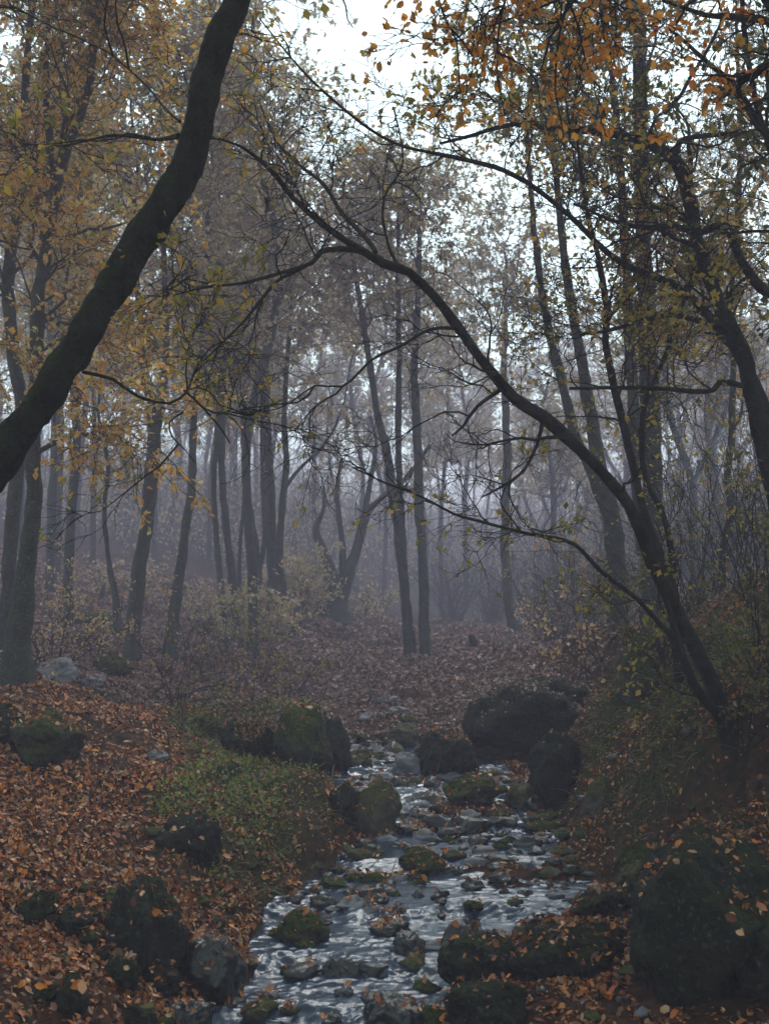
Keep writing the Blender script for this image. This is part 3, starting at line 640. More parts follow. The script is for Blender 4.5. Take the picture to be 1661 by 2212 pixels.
make_tree('slender dark tree arching from the right bank over the stream to the leaning trunk', [[(1600, 1665, 7.4, 62), (1562, 1560, 7.4, 50), (1527, 1452, 7.3, 44), (1478, 1352, 7.2, 40), (1432, 1262, 7.1, 37), (1396, 1180, 7.0, 35), (1355, 1092, 6.9, 33), (1300, 1017, 6.8, 32), (1240, 962, 6.7, 32), (1170, 899, 6.6, 36), (1110, 862, 6.5, 33), (1055, 797, 6.4, 30), (1003, 725, 6.35, 28), (940, 640, 6.3, 27), (885, 588, 6.2, 27), (830, 568, 6.2, 25), (780, 540, 6.1, 21), (725, 505, 6.1, 18), (675, 465, 6.0, 17), (630, 425, 6.0, 16), (600, 385, 5.9, 14), (565, 350, 5.9, 12), (525, 320, 5.8, 9), (480, 302, 5.8, 6), (450, 300, 5.8, 4)]],
  'bark_wet', 'l_olive', nb=34, blen=1.35, leafn=3, lsize=.045, seed=8, tmin=.35, keep=.22, sides=16, k2=7, k3=5, twig_r=.0026, wig=.26, spread=1.0, clump=1.5,
  limbs=[[(825, 560, 6.2, 15), (770, 540, 6.1, 14), (710, 540, 6.0, 13), (690, 548, 5.95, 12), (675, 568, 5.9, 10), (625, 582, 5.8, 9), (575, 596, 5.7, 8), (520, 610, 5.6, 7), (450, 618, 5.5, 5), (370, 640, 5.4, 4), (320, 640, 5.3, 3)],
         [(660, 575, 5.9, 8), (600, 603, 5.8, 8), (570, 640, 5.7, 7), (530, 690, 5.6, 6), (480, 740, 5.5, 4), (440, 780, 5.5, 3)],
         [(810, 545, 6.2, 12), (790, 515, 6.3, 11), (740, 460, 6.4, 9), (700, 400, 6.5, 8), (650, 360, 6.6, 7), (600, 310, 6.7, 5), (560, 230, 6.8, 4)],
         [(862, 575, 6.2, 9), (835, 525, 6.3, 7), (828, 430, 6.4, 6), (870, 350, 6.5, 4), (850, 230, 6.6, 3)],
         [(1172, 905, 6.6, 9), (1160, 960, 6.6, 8), (1130, 1020, 6.5, 7), (1080, 1055, 6.5, 6), (1040, 1075, 6.5, 3)],
         [(1085, 842, 6.5, 9), (1030, 880, 6.4, 8), (1000, 920, 6.4, 6), (975, 942, 6.4, 3)],
         [(985, 710, 6.35, 9), (930, 712, 6.2, 8), (870, 745, 6.1, 7), (800, 780, 6.0, 6), (740, 835, 5.9, 5), (680, 835, 5.8, 4), (600, 885, 5.8, 3), (490, 890, 5.7, 2)],
         [(1500, 1380, 7.2, 12), (1455, 1375, 7.1, 12), (1375, 1292, 7.0, 10), (1305, 1237, 6.9, 9), (1240, 1176, 6.8, 9), (1150, 1155, 6.7, 8), (1060, 1132, 6.6, 7), (980, 1110, 6.5, 6), (895, 1067, 6.4, 5), (830, 1042, 6.4, 4), (760, 1010, 6.3, 3)],
         [(1560, 1560, 7.35, 22), (1500, 1480, 7.2, 20), (1470, 1400, 7.1, 16), (1440, 1300, 7.1, 12), (1400, 1200, 7.1, 10)],
        ])
make_tree('long thin branchy tree slanting across the upper right with sparse leaves', [[(1750, 1200, 9.2, 34), (1640, 850, 9, 28), (1540, 700, 8.8, 26), (1460, 620, 8.5, 22), (1330, 560, 8, 16), (1200, 440, 7.6, 14), (1090, 370, 7.3, 13), (960, 335, 7, 11), (880, 318, 6.9, 9), (830, 298, 6.8, 8), (780, 265, 6.7, 9), (700, 200, 6.6, 7), (610, 100, 6.5, 5), (560, 40, 6.4, 4)]],
  'bark_wet', 'l_mix', nb=30, blen=1.3, leafn=5, lsize=.05, seed=12, tmin=.3, keep=.45, sides=10, k2=7, k3=5, twig_r=.0028)
make_tree('two stemmed dark sapling rising behind the arching tree', [[(1455, 1330, 8.6, 26), (1430, 1212, 8.6, 24), (1400, 1137, 8.6, 22), (1375, 1047, 8.6, 22), (1350, 937, 8.5, 22), (1330, 847, 8.5, 21), (1308, 737, 8.5, 20), (1310, 680, 8.5, 18), (1295, 575, 8.4, 15), (1270, 470, 8.3, 12), (1250, 330, 8.2, 8), (1240, 200, 8.1, 5)],
   [(1455, 1300, 8.6, 20), (1450, 1187, 8.6, 19), (1428, 1097, 8.6, 18), (1398, 1047, 8.6, 17), (1385, 977, 8.6, 16), (1390, 877, 8.5, 15), (1412, 822, 8.5, 14), (1448, 737, 8.5, 12), (1480, 640, 8.5, 10), (1510, 520, 8.5, 8), (1560, 430, 8.5, 6)]],
  'bark_wet', 'l_olive', nb=26, blen=1.5, leafn=5, lsize=.05, seed=14, tmin=.45, keep=.45, sides=12, k2=7, k3=6, twig_r=.003)
make_tree('big crooked tree at the right edge bending over at its top', [[(1740, 1320, 8.3, 66), (1690, 1130, 8.2, 56), (1652, 987, 8.1, 52), (1632, 887, 8, 48), (1608, 787, 8, 46), (1575, 705, 8, 44), (1535, 610, 8, 38), (1505, 510, 8, 34), (1487, 425, 8, 34), (1475, 375, 8, 36), (1447, 335, 7.9, 34), (1395, 308, 7.8, 26), (1305, 287, 7.6, 20), (1230, 280, 7.5, 17), (1130, 270, 7.4, 14), (1095, 272, 7.3, 13), (1020, 292, 7.2, 10), (950, 310, 7.1, 7)]],
  'bark_dark', 'l_olive', nb=34, blen=1.7, leafn=5, lsize=.055, seed=21, tmin=.4, keep=.5, sides=18, k2=7, k3=6, twig_r=.003,
  limbs=[[(1506, 500, 8, 17), (1460, 490, 7.9, 15), (1390, 490, 7.8, 12), (1330, 478, 7.7, 9), (1240, 440, 7.6, 6)],
         [(1506, 505, 8, 16), (1565, 490, 8.1, 18), (1600, 560, 8.1, 20), (1640, 625, 8.2, 26), (1700, 650, 8.3, 28)],
         [(1565, 705, 8, 15), (1500, 690, 7.9, 14), (1435, 682, 7.8, 11), (1320, 712, 7.6, 8), (1250, 720, 7.5, 5)],
         [(1612, 832, 8, 14), (1580, 826, 7.9, 15), (1555, 826, 7.85, 14), (1540, 843, 7.8, 12), (1500, 846, 7.8, 12), (1420, 841, 7.7, 10), (1330, 839, 7.6, 9), (1230, 840, 7.5, 6)],
         [(1460, 330, 7.9, 16), (1480, 300, 8, 13), (1560, 290, 8.2, 12), (1680, 280, 8.5, 12)],
         [(1395, 308, 7.8, 10), (1420, 250, 7.9, 8), (1450, 230, 8, 8), (1520, 120, 8.1, 8), (1560, 40, 8.2, 6)]])
make_tree('dark tree just outside the right edge with boughs reaching in', [[(1900, 1350, 7.6, 90), (1860, 900, 7.4, 80), (1800, 500, 7.2, 70), (1740, 200, 7, 60), (1700, -50, 6.9, 50)]], 'bark_dark', 'l_green', nb=22, blen=1.7, leafn=5, lsize=.06, seed=23, tmin=.3, keep=.6, ext=8, sides=14, k2=6, k3=6, twig_r=.003,
  limbs=[[(1790, 420, 7.2, 30), (1700, 330, 7, 22), (1640, 270, 6.9, 18), (1580, 180, 6.8, 13), (1500, 110, 6.7, 9), (1440, 60, 6.6, 6)], [(1760, 180, 7, 26), (1680, 60, 6.9, 20), (1600, 36, 6.8, 17), (1520, 30, 6.7, 12), (1430, 0, 6.6, 8)], [(1820, 620, 7.3, 24), (1700, 420, 7.1, 16), (1640, 250, 7, 14), (1610, 100, 7, 12), (1600, -60, 7, 8)]])
make_tree('overhanging tree with large orange leaves at the top right of centre', [[(2050, 1500, 5.2, 150), (1950, 800, 5.0, 130), (1800, 200, 4.9, 110), (1600, -100, 4.8, 80), (1400, -200, 4.7, 50), (1200, -230, 4.6, 30), (1000, -200, 4.6, 14)]], 'bark_dark', 'l_orange', nb=26, blen=.9, leafn=4, lsize=.043, seed=31, tmin=.62, keep=.75, sides=16, k2=6, k3=5, up=-.03, twig_r=.003, leafshape=6, droop=.03,
  limbs=[[(1300, -210, 4.7, 16), (1120, -120, 4.7, 9), (960, -40, 4.8, 7), (960, 40, 4.9, 6), (985, 90, 5, 4), (992, 200, 5, 3)], [(1400, -180, 4.8, 16), (1290, -60, 4.8, 8), (1200, 60, 4.8, 5), (1170, 150, 4.8, 3)], [(1330, -190, 4.7, 14), (1230, 0, 4.7, 7), (1200, 160, 4.8, 5), (1215, 300, 4.9, 3)], [(1200, -200, 4.7, 12), (1100, -20, 4.8, 6), (1075, 140, 4.9, 4), (1090, 250, 5, 3)], [(1500, -140, 4.8, 16), (1340, -60, 4.8, 8), (1160, 20, 4.8, 5), (1060, 60, 4.9, 3)]])

# middle distance
mid = [
 ('thick pale trunk standing straight behind the two stemmed sapling', [[(1405, 1370, 13.5, 62), (1410, 1100, 13.5, 54), (1405, 900, 13.5, 52), (1398, 737, 13.5, 50), (1390, 550, 13.5, 46), (1382, 300, 13.5, 42), (1380, 50, 13.5, 34)], [(1388, 1200, 13.5, 34), (1372, 1000, 13.4, 32), (1360, 737, 13.3, 30), (1348, 500, 13.2, 26), (1330, 250, 13.2, 18)]], 'bark_grey', 'l_olive', dict(nb=26, blen=2.6, leafn=7, lsize=.075, seed=41, tmin=.45, keep=.75, ext=12)),
 ('twin trunks joining at the base left of the thick pale trunk', [[(1335, 1385, 14.5, 64), (1330, 1212, 14.5, 55), (1318, 1112, 14.5, 48), (1290, 987, 14.4, 38), (1268, 850, 14.4, 34), (1248, 737, 14.3, 30), (1225, 600, 14.2, 26), (1205, 430, 14.2, 20), (1190, 200, 14.2, 14)], [(1318, 1130, 14.5, 34), (1270, 1000, 14.6, 30), (1245, 947, 14.6, 28), (1215, 830, 14.7, 26), (1190, 737, 14.8, 24), (1165, 600, 15, 20), (1145, 400, 15, 14)]], 'bark_grey', 'l_olive', dict(nb=26, blen=2.4, leafn=7, lsize=.075, seed=42, tmin=.5, keep=.75, ext=11)),
 ('thin crooked tree standing alone at the right on top of the bank', [[(1557, 1285, 12.5, 26), (1560, 1187, 12.5, 22), (1580, 1097, 12.5, 20), (1570, 1037, 12.5, 19), (1581, 947, 12.5, 20), (1580, 887, 12.5, 18), (1583, 737, 12.5, 17), (1581, 600, 12.5, 16), (1592, 450, 12.5, 15), (1597, 250, 12.5, 13), (1590, 60, 12.5, 10)]], 'bark_grey', 'l_pale', dict(nb=16, blen=1.9, leafn=4, lsize=.07, seed=43, tmin=.25, keep=.35, ext=9)),
 ('paired grey trunks in the centre beyond the stream', [[(890, 1440, 19.5, 34), (880, 1337, 19.5, 30), (870, 1237, 19.5, 28), (858, 1137, 19.5, 27), (846, 1062, 19.5, 25), (835, 977, 19.5, 23), (815, 890, 19.5, 20), (800, 790, 19.5, 18), (785, 700, 19.5, 16), (768, 590, 19.5, 14), (750, 450, 19.5, 10)], [(872, 1240, 19.6, 22), (866, 1100, 19.6, 20), (861, 987, 19.6, 18), (860, 880, 19.6, 17), (862, 760, 19.6, 15), (858, 600, 19.6, 12), (862, 450, 19.6, 9)], [(917, 1440, 19.4, 32), (916, 1287, 19.4, 28), (911, 1187, 19.4, 26), (905, 1087, 19.4, 26), (903, 987, 19.4, 24), (898, 887, 19.4, 24), (896, 787, 19.4, 20), (903, 650, 19.4, 17), (905, 500, 19.4, 13)]], 'bark_grey', 'l_far', dict(nb=26, blen=3.0, leafn=8, lsize=.09, seed=44, tmin=.5, keep=.7, ext=9)),
 ('lone slim hazy trunk in the clearing right of centre', [[(1118, 1388, 24, 46), (1108, 1350, 24, 30), (1096, 1287, 24, 26), (1090, 1187, 24, 24), (1092, 1087, 24, 23), (1096, 987, 24, 24), (1092, 900, 24, 21), (1088, 800, 24, 18), (1092, 650, 24, 13)]], 'bark_grey', 'l_far', dict(nb=14, blen=3.0, leafn=8, lsize=.1, seed=45, tmin=.5, keep=.7, ext=10)),
 ('gnarled many stemmed tree fanning up from a dark stump in the fog', [[(722, 1335, 25, 90), (718, 1290, 25, 64), (715, 1237, 25, 36), (696, 1187, 25, 27), (683, 1150, 25, 22), (688, 1128, 25, 15), (698, 1100, 25, 9), (700, 1050, 25, 5)], [(738, 1300, 25, 26), (740, 1237, 25, 20), (739, 1165, 25, 17), (732, 1110, 25, 15), (728, 1060, 25, 12), (738, 990, 25, 8)], [(735, 1310, 25, 40), (755, 1230, 25, 32), (772, 1180, 25, 27), (792, 1110, 25, 20), (826, 1075, 25, 16), (870, 1040, 25, 12), (930, 960, 25, 8)], [(772, 1175, 25, 18), (782, 1130, 25, 16), (798, 1050, 25, 14), (812, 960, 25, 10), (800, 900, 25, 7)]], 'bark_grey', 'l_far', dict(nb=8, blen=1.8, leafn=3, lsize=.1, seed=46, tmin=.6, keep=.15)),
 ('stout mossy trunk at the left, nearest of the upright left trees', [[(36, 1490, 10.6, 84), (42, 1400, 10.6, 70), (50, 1300, 10.6, 58), (68, 1150, 10.6, 50), (74, 1050, 10.6, 46), (72, 960, 10.6, 44), (80, 850, 10.6, 40), (82, 740, 10.6, 36), (80, 660, 10.6, 38), (98, 560, 10.6, 36), (110, 450, 10.6, 40), (132, 360, 10.6, 36), (150, 310, 10.5, 26), (185, 220, 10.4, 22), (205, 100, 10.3, 18), (222, -40, 10.3, 16)], [(112, 430, 10.6, 26), (108, 300, 10.7, 22), (100, 200, 10.8, 18), (105, 50, 10.9, 14)]], 'bark_grey', 'l_mix', dict(nb=34, blen=2.2, leafn=8, lsize=.065, seed=47, tmin=.4, keep=.85, ext=8.5, limbs=[[(75, 985, 10.6, 12), (110, 960, 10.5, 10), (160, 938, 10.4, 9), (230, 945, 10.3, 6), (250, 920, 10.3, 4)], [(85, 680, 10.6, 12), (140, 700, 10.7, 9), (220, 690, 10.9, 6)]])),
 ('leaning grey trunk behind the black leaning one at the far left', [[(10, 1390, 13, 40), (25, 1150, 13, 38), (48, 900, 13, 36), (35, 800, 13, 36), (22, 690, 13, 36), (18, 600, 13, 34), (35, 480, 13, 30), (48, 330, 13, 27), (55, 180, 13, 22), (70, 0, 13, 18)]], 'bark_grey', 'l_mix', dict(nb=24, blen=2.4, leafn=8, lsize=.07, seed=48, tmin=.45, keep=.8, ext=9.5)),
 ('sturdy trunk leaning right in the middle of the left slope', [[(285, 1430, 15.5, 48), (292, 1330, 15.5, 42), (302, 1230, 15.5, 40), (318, 1130, 15.5, 38), (326, 1060, 15.5, 38), (333, 960, 15.5, 36), (330, 880, 15.5, 30), (310, 800, 15.5, 20), (300, 640, 15.5, 17), (290, 450, 15.5, 12)], [(332, 960, 15.5, 28), (350, 870, 15.4, 22), (360, 740, 15.3, 18), (355, 500, 15.2, 14), (370, 300, 15.2, 10)]], 'bark_grey', 'l_far', dict(nb=28, blen=2.6, leafn=8, lsize=.08, seed=49, tmin=.45, keep=.8, ext=10)),
 ('dark trunk slanting right just right of the sturdy one', [[(368, 1400, 17, 40), (382, 1290, 17, 32), (392, 1220, 17, 27), (402, 1140, 17, 25), (414, 1060, 17, 22), (420, 900, 17, 18), (440, 700, 17, 14), (450, 450, 17, 10)]], 'bark_grey', 'l_far', dict(nb=20, blen=2.6, leafn=8, lsize=.085, seed=50, tmin=.5, keep=.8, ext=10)),
 ('straight hazy trunk behind the stout mossy one', [[(148, 1270, 20, 28), (152, 1150, 20, 27), (160, 1050, 20, 26), (166, 940, 20, 24), (160, 800, 20, 20), (165, 600, 20, 16), (170, 400, 20, 12)]], 'bark_grey', 'l_far', dict(nb=20, blen=3, leafn=8, lsize=.09, seed=51, tmin=.45, keep=.8, ext=11)),
 ('thin wavy stem between the straight hazy trunk and the sturdy one', [[(252, 1300, 18, 22), (240, 1240, 18, 16), (232, 1180, 18, 13), (226, 1100, 18, 12), (234, 1000, 18, 11), (215, 900, 18, 9), (225, 760, 18, 7)]], 'bark_grey', 'l_pale', dict(nb=12, blen=1.8, leafn=5, lsize=.08, seed=52, tmin=.4, keep=.5, ext=7)),
 ('slim trunk right of the dark slanting one', [[(482, 1320, 21, 22), (474, 1230, 21, 17), (466, 1130, 21, 15), (462, 1040, 21, 14), (470, 900, 21, 12), (475, 700, 21, 9)]], 'bark_grey', 'l_far', dict(nb=14, blen=2.6, leafn=8, lsize=.09, seed=53, tmin=.5, keep=.8, ext=9)),
 ('forked trunk with a bushy foot at the middle left', [[(552, 1310, 22, 36), (556, 1240, 22, 24), (553, 1180, 22, 19), (544, 1120, 22, 16), (534, 1050, 22, 14), (530, 900, 22, 12), (520, 700, 22, 8)], [(560, 1230, 22, 16), (572, 1160, 22, 14), (568, 1050, 22, 12), (566, 880, 22, 10), (575, 700, 22, 7)]], 'bark_grey', 'l_far', dict(nb=18, blen=2.6, leafn=8, lsize=.09, seed=54, tmin=.5, keep=.8, ext=9)),
 ('tallest straight trunk of the close group at the middle left', [[(592, 1315, 22.5, 40), (588, 1200, 22.5, 30), (586, 1100, 22.5, 28), (580, 980, 22.5, 26), (574, 860, 22.5, 22), (570, 700, 22.5, 18), (565, 500, 22.5, 12)]], 'bark_grey', 'l_far', dict(nb=20, blen=3, leafn=8, lsize=.09, seed=55, tmin=.5, keep=.85, ext=12)),
 ('trunk bending right at the right end of the close group', [[(615, 1318, 22, 28), (606, 1240, 22, 23), (603, 1180, 22, 21), (610, 1090, 22, 20), (618, 1000, 22, 18), (614, 900, 22, 15), (625, 720, 22, 12), (640, 520, 22, 8)], [(612, 1060, 22, 12), (650, 1010, 22, 10), (700, 960, 22, 8), (740, 880, 22, 5)]], 'bark_grey', 'l_far', dict(nb=18, blen=2.8, leafn=8, lsize=.09, seed=56, tmin=.5, keep=.8, ext=10)),
 ('very thin upright stem left of the close group', [[(516, 1290, 23, 14), (518, 1200, 23, 11), (524, 1120, 23, 10), (530, 1040, 23, 9), (522, 900, 23, 8)]], 'bark_grey', 'l_far', dict(nb=8, blen=2, leafn=6, lsize=.09, seed=57, tmin=.5, keep=.6, ext=8)),
]
for lab, stems, bark, lm, kw in mid:
    kw['nb'] = int(kw['nb'] * 1.5); kw['keep'] = min(1, kw['keep'] * 1.1)
    make_tree(lab, stems, bark, lm, sides=12, k2=kw.pop('k2', 7), k3=kw.pop('k3', 7), twig_r=.005, **kw)

# far trees: five kinds of model, copied over the slopes
def model(seed, H, lean, leafy, dense=False):
    r = np.random.default_rng(seed)
    st = [np.array([0, 0, -.3, .12]), np.array([lean * .2, 0, 1.2, .095]), np.array([lean * .5 + r.normal() * .1, r.normal() * .1, H * .3, .085]), np.array([lean + r.normal() * .25, r.normal() * .25, H * .55, .08]), np.array([lean * 1.3 + r.normal() * .4, r.normal() * .4, H * .8, .05]), np.array([lean * 1.4, r.normal() * .5, H, .015])]
    ss = [st]
    if seed % 2: ss.append([st[2] * np.array([1, 1, 1, .8]), np.array([-lean - .5, .2, H * .5, .07]), np.array([-lean - 1.0, .4, H * .8, .03])])
    (V, Fc), lines = build_wood(ss, r, 9, True, .25)
    (bv, bf), lv = crown(lines, r, 30, 3.3, 10 if dense else 6, .19 if dense else .14, tmin=.45 if dense else .38, k2=6, k3=5, keep=leafy, twig_r=.009, minr=.015)
    root = empty('tree', (0, 0, 0))
    link('trunk', mesh('trunk', V, Fc), M['bark_grey'], root); link('branches', mesh('branches', bv, bf), M['bark_grey'], root)
    link('foliage', mesh('foliage', lv[0], lv[1], False, {'rnd': ('FACE', lv[2])}), M['l_far'], root)
    return root
models = [model(100 + k, [13, 11.5, 13, 11, 12, 8.5][k], [.2, -.6, .5, .8, -.3, .4][k], [.9, .8, .95, .7, .9, .4][k]) for k in range(6)]
used = set(); spots = []
def clear(x, y, d): return all((x - a) ** 2 + (y - b_) ** 2 > d * d for a, b_ in spots)
ZN = [  # (count, pixel range, distance range, label, group, models)
 (3, (-80, 300), (22, 30), 'leafy autumn tree among the trunks of the left slope', 'leafy trees on the left slope', (0, 2, 4)),
 (15, (-60, 600), (30, 58), 'grey trunk fading into the mist on the left slope', 'misty trees on the left slope', (0, 1, 2, 3, 4)),
 (8, (600, 1200), (38, 52), 'grey crowned tree half lost in the mist behind the clearing', 'misty trees behind the clearing', (0, 2, 4)),
 (46, (-200, 1860), (58, 85), 'faint tree dissolving in the fog at the back of the wood', 'faintest trees at the back of the wood', (0, 2, 4)),
 (2, (430, 560), (18, 22), 'tall fine branched tree rising to the top of the picture near the centre', 'tall trees near the centre', (2,)),
 (16, (1140, 1760), (22, 60), 'bare misty tree on the slope to the right', 'misty trees on the right slope', (1, 3, 5, 5, 5)),
]
for n, (p0, p1), (d0, d1), lab, grp, ms in ZN:
    k = 0; g_ = 0
    while k < n and g_ < 2000:
        g_ += 1
        px = random.uniform(p0, p1); Y = d0 + (d1 - d0) * random.random() ** .8
        x = (px - 830.5) / F * Y
        if not clear(x, Y, 1.6): continue
        mi = random.choice(ms); proto = models[mi]
        o = proto if mi not in used else copy_tree(proto)
        used.add(mi); spots.append((x, Y))
        o.location = (x, Y, g1(x, Y)); o.rotation_euler = (0, 0, random.uniform(0, 6.28)); s = random.uniform(.8, 1.15)
        zmax = 17.5
        o.scale = (s * .95, s * .95, s)
        tag(o, lab, 'tree', grp); k += 1
shade_tree = model(130, 12.5, .3, 1.0, True)  # dense-crowned tree, added out of view to darken the foreground and near haze
shade = [(-3.4, 2.5), (3.6, 3.2), (-1.8, -1.2), (1.9, -.6), (5.2, 6.0), (-4.9, 6.3), (.3, -3.2), (-4.5, .5), (-6.5, 4.5), (4.8, 1.0), (6.8, 3.8), (-2.5, -4), (2.8, -3.5), (0, -8), (-7, -2), (7.5, -2), (-6.2, 8.5), (6.9, 7.8), (-8.5, 12), (8.4, 12), (4.5, -8), (-5, -9)]
for k, (x, y) in enumerate(shade):
    o = shade_tree if k == 0 else copy_tree(shade_tree); o.location = (x, y, g1(x, y) - .05); o.rotation_euler = (0, 0, k * 2.1); o.scale = (1.05, 1.05, 1.0)
    tag(o, 'unseen leafy tree added out of view to shade the stream', 'tree', 'added shade trees around the viewpoint')
for mi in range(6):
    if mi not in used:
        for ch in list(models[mi].children): bpy.data.objects.remove(ch)
        bpy.data.objects.remove(models[mi])

# ------------------------------------------------------------------ shrubs
def shrub(px, py, Y, label, n, L, leafm, leafn, lsize, seed, arch=0.0, lean=(0, 0), keep=.6, bark='bark_wet', rad=.007, spread=.5, k2=5, group=None, upb=.0, name='shrub'):
    r = np.random.default_rng(seed); p = at(px, py, Y); gz = g1(p[0], p[1])
    root = empty(name, (p[0], p[1], gz)); tag(root, label, 'shrub', group)
    S = np.zeros((n, 3)) + r.normal(size=(n, 3)) * np.array([.1, .1, 0]) * L * .6; S[:, 2] = [g1(p[0] + a, p[1] + b_) - gz - .03 for a, b_ in S[:, :2]]
    D = np.array([lean[0], lean[1], 1.0]) + r.normal(size=(n, 3)) * np.array([spread, spread, .15])
    P, Rd = grow(S, D, L * r.uniform(.5, 1.1, n), np.full(n, rad), 14, .12, -arch + upb, r, .25)
    parts = [tubes(P, Rd, 5)]
    s2, d2, r2, f2 = sprout(P, Rd, k2, .25, .7, r)
    P2, Q2 = grow(s2, d2, L * .3 * r.uniform(.4, 1.1, len(s2)), np.maximum(r2 * .5, .0022), 8, .16, -arch * .5 + upb, r, .4)
    parts.append(tubes(P2, Q2, 4))
    s3, d3, r3, f3 = sprout(P2, Q2, 3, .2, .7, r)
    P3, Q3 = grow(s3, d3, L * .11 * r.uniform(.4, 1.1, len(s3)), np.full(len(s3), .002), 5, .2, 0, r, .5)
    parts.append(tubes(P3, Q3, 3))
    V, Fc = join(parts); link('stems', mesh('stems', V, Fc), M[bark], root)
    if leafn:
        sel = np.nonzero(r.uniform(0, 1, len(P3)) < keep)[0]
        pp = P3[sel][:, 1:].reshape(-1, 3); pp = np.repeat(pp, max(1, leafn // 3), 0)
        nL = len(pp)
        lv = leaves_mesh(pp + r.normal(size=(nL, 3)) * lsize * .4, r.normal(size=(nL, 3)), np.array([0, 0, 1.2]) + r.normal(size=(nL, 3)) * .6, lsize * r.uniform(.6, 1.2, nL), lsize * r.uniform(.2, .35, nL), r.uniform(0, 1, nL), 4)
        link('foliage', mesh('foliage', lv[0], lv[1], False, {'rnd': ('FACE', lv[2])}), M[leafm], root)
    return root
shrub(375, 1530, 11.6, 'bare bramble arching to the right behind the leafy slope', 16, 1.5, 'l_olive', 3, .05, 301, arch=.09, lean=(.5, .1), keep=.25, rad=.006)
shrub(560, 1400, 16.5, 'leafy olive bush in front of the gnarled tree', 9, 1.1, 'l_olive', 3, .06, 302, keep=.5, arch=.03)
shrub(470, 1420, 15, 'low bush with brown leaves left of the olive one', 9, 1.0, 'l_brown', 3, .06, 303, keep=.5, arch=.04)
shrub(640, 1440, 16, 'low thin bush right of the olive one', 8, .8, 'l_olive', 3, .06, 304, keep=.5, arch=.04)
shrub(120, 1300, 14, 'sapling with pale peach leaves beside the stout mossy trunk', 6, 1.6, 'l_pale', 6, .06, 305, keep=.5, lean=(.25, 0), rad=.01, arch=.03)
shrub(200, 1300, 16, 'small pale leaved bush on the left slope', 7, 1.1, 'l_pale', 3, .06, 306, keep=.4, arch=.03)
shrub(90, 1480, 12.0, 'thin crooked twig bush by the pale stones', 8, 1.0, 'l_pale', 3, .05, 307, keep=.3, rad=.005)
shrub(560, 1660, 8.9, 'thin upright stems on the grassy left bank', 8, .7, 'l_brown', 3, .045, 308, keep=.35, rad=.004, spread=.25)
shrub(400, 1620, 9.6, 'few dark stalks among the leaves of the left bank', 7, .55, 'l_green', 3, .045, 309, keep=.4, rad=.004, spread=.3)
shrub(1290, 1420, 12.4, 'sapling with bright yellow leaves left of the mossy boulder', 6, 1.5, 'l_pale', 3, .07, 310, keep=.5, lean=(-.35, 0), rad=.008, arch=.02)
shrub(1180, 1400, 18, 'pale dry grassy bush at the edge of the clearing', 30, 1.3, 'l_pale', 3, .05, 311, keep=.2, rad=.006, spread=.3)
shrub(1240, 1400, 17, 'tangled dry bush right of the clearing', 26, 1.6, 'l_brown', 3, .06, 312, keep=.35, rad=.006, spread=.35)
shrub(1520, 1330, 11.5, 'tangle of thin bare stems right of the leaning tree', 26, 2.4, 'l_olive', 3, .055, 313, keep=.3, rad=.007, spread=.3)
shrub(1640, 1300, 10.5, 'bare thicket cut by the right edge', 24, 2.4, 'l_olive', 3, .06, 314, keep=.35, rad=.007, spread=.35)
shrub(1470, 1340, 13.5, 'thin bare thicket behind the moss topped boulder', 22, 2.4, 'l_pale', 0, .06, 315, keep=.25, rad=.008, spread=.25)
shrub(1600, 1660, 7.3, 'dark green sprig of leaves at the foot of the leaning tree', 12, .9, 'l_green', 6, .05, 316, keep=.7, rad=.005, arch=.05)
shrub(1655, 1500, 7.6, 'upright thin dark bush at the right edge of the bank', 10, 1.6, 'l_green', 6, .055, 317, keep=.5, rad=.007, spread=.2)
shrub(1420, 1400, 9.2, 'leafy green shrub wrapped around the two stemmed sapling', 14, 1.2, 'l_green', 6, .05, 318, keep=.6, rad=.005)
shrub(800, 1330, 27, 'hazy thicket right of the gnarled tree', 24, 1.3, 'l_far', 3, .1, 320, keep=.3, rad=.012, spread=.3, bark='bark_grey')
shrub(980, 1345, 33, 'grey reedy thicket across the back of the clearing', 60, 2.6, 'l_far', 0, .1, 321, rad=.014, spread=.35, bark='bark_grey')
shrub(1060, 1345, 34, 'grey thicket behind the lone slim trunk', 60, 2.6, 'l_far', 0, .1, 322, rad=.014, spread=.35, bark='bark_grey')
shrub(640, 1335, 24, 'dense hazy bush at the foot of the close group of trunks', 40, 1.6, 'l_far', 6, .1, 323, keep=.5, rad=.01, bark='bark_grey')
shrub(555, 1330, 21, 'dark hazy bush under the forked trunk', 36, 1.3, 'l_far', 6, .1, 324, keep=.6, rad=.01, bark='bark_grey')
for k in range(18):
    px = random.uniform(1120, 1720); Y = random.uniform(18, 34)
    shrub(px, 1300, Y, 'bare misty shrub on the right slope behind the trees', 18, random.uniform(2.0, 3.4), 'l_far', 0, .09, 340 + k, keep=.3, rad=.012, spread=.3, bark='bark_grey', group='bare shrubs on the right slope')
for k in range(6):
    px = random.uniform(-20, 640); Y = random.uniform(17, 32)
    shrub(px, 1300, Y, 'misty undergrowth shrub on the left slope among the trunks', 12, random.uniform(.8, 1.6), 'l_far', 3, .08, 380 + k, keep=.3, rad=.01, spread=.4, bark='bark_grey', group='undergrowth shrubs on the left slope')
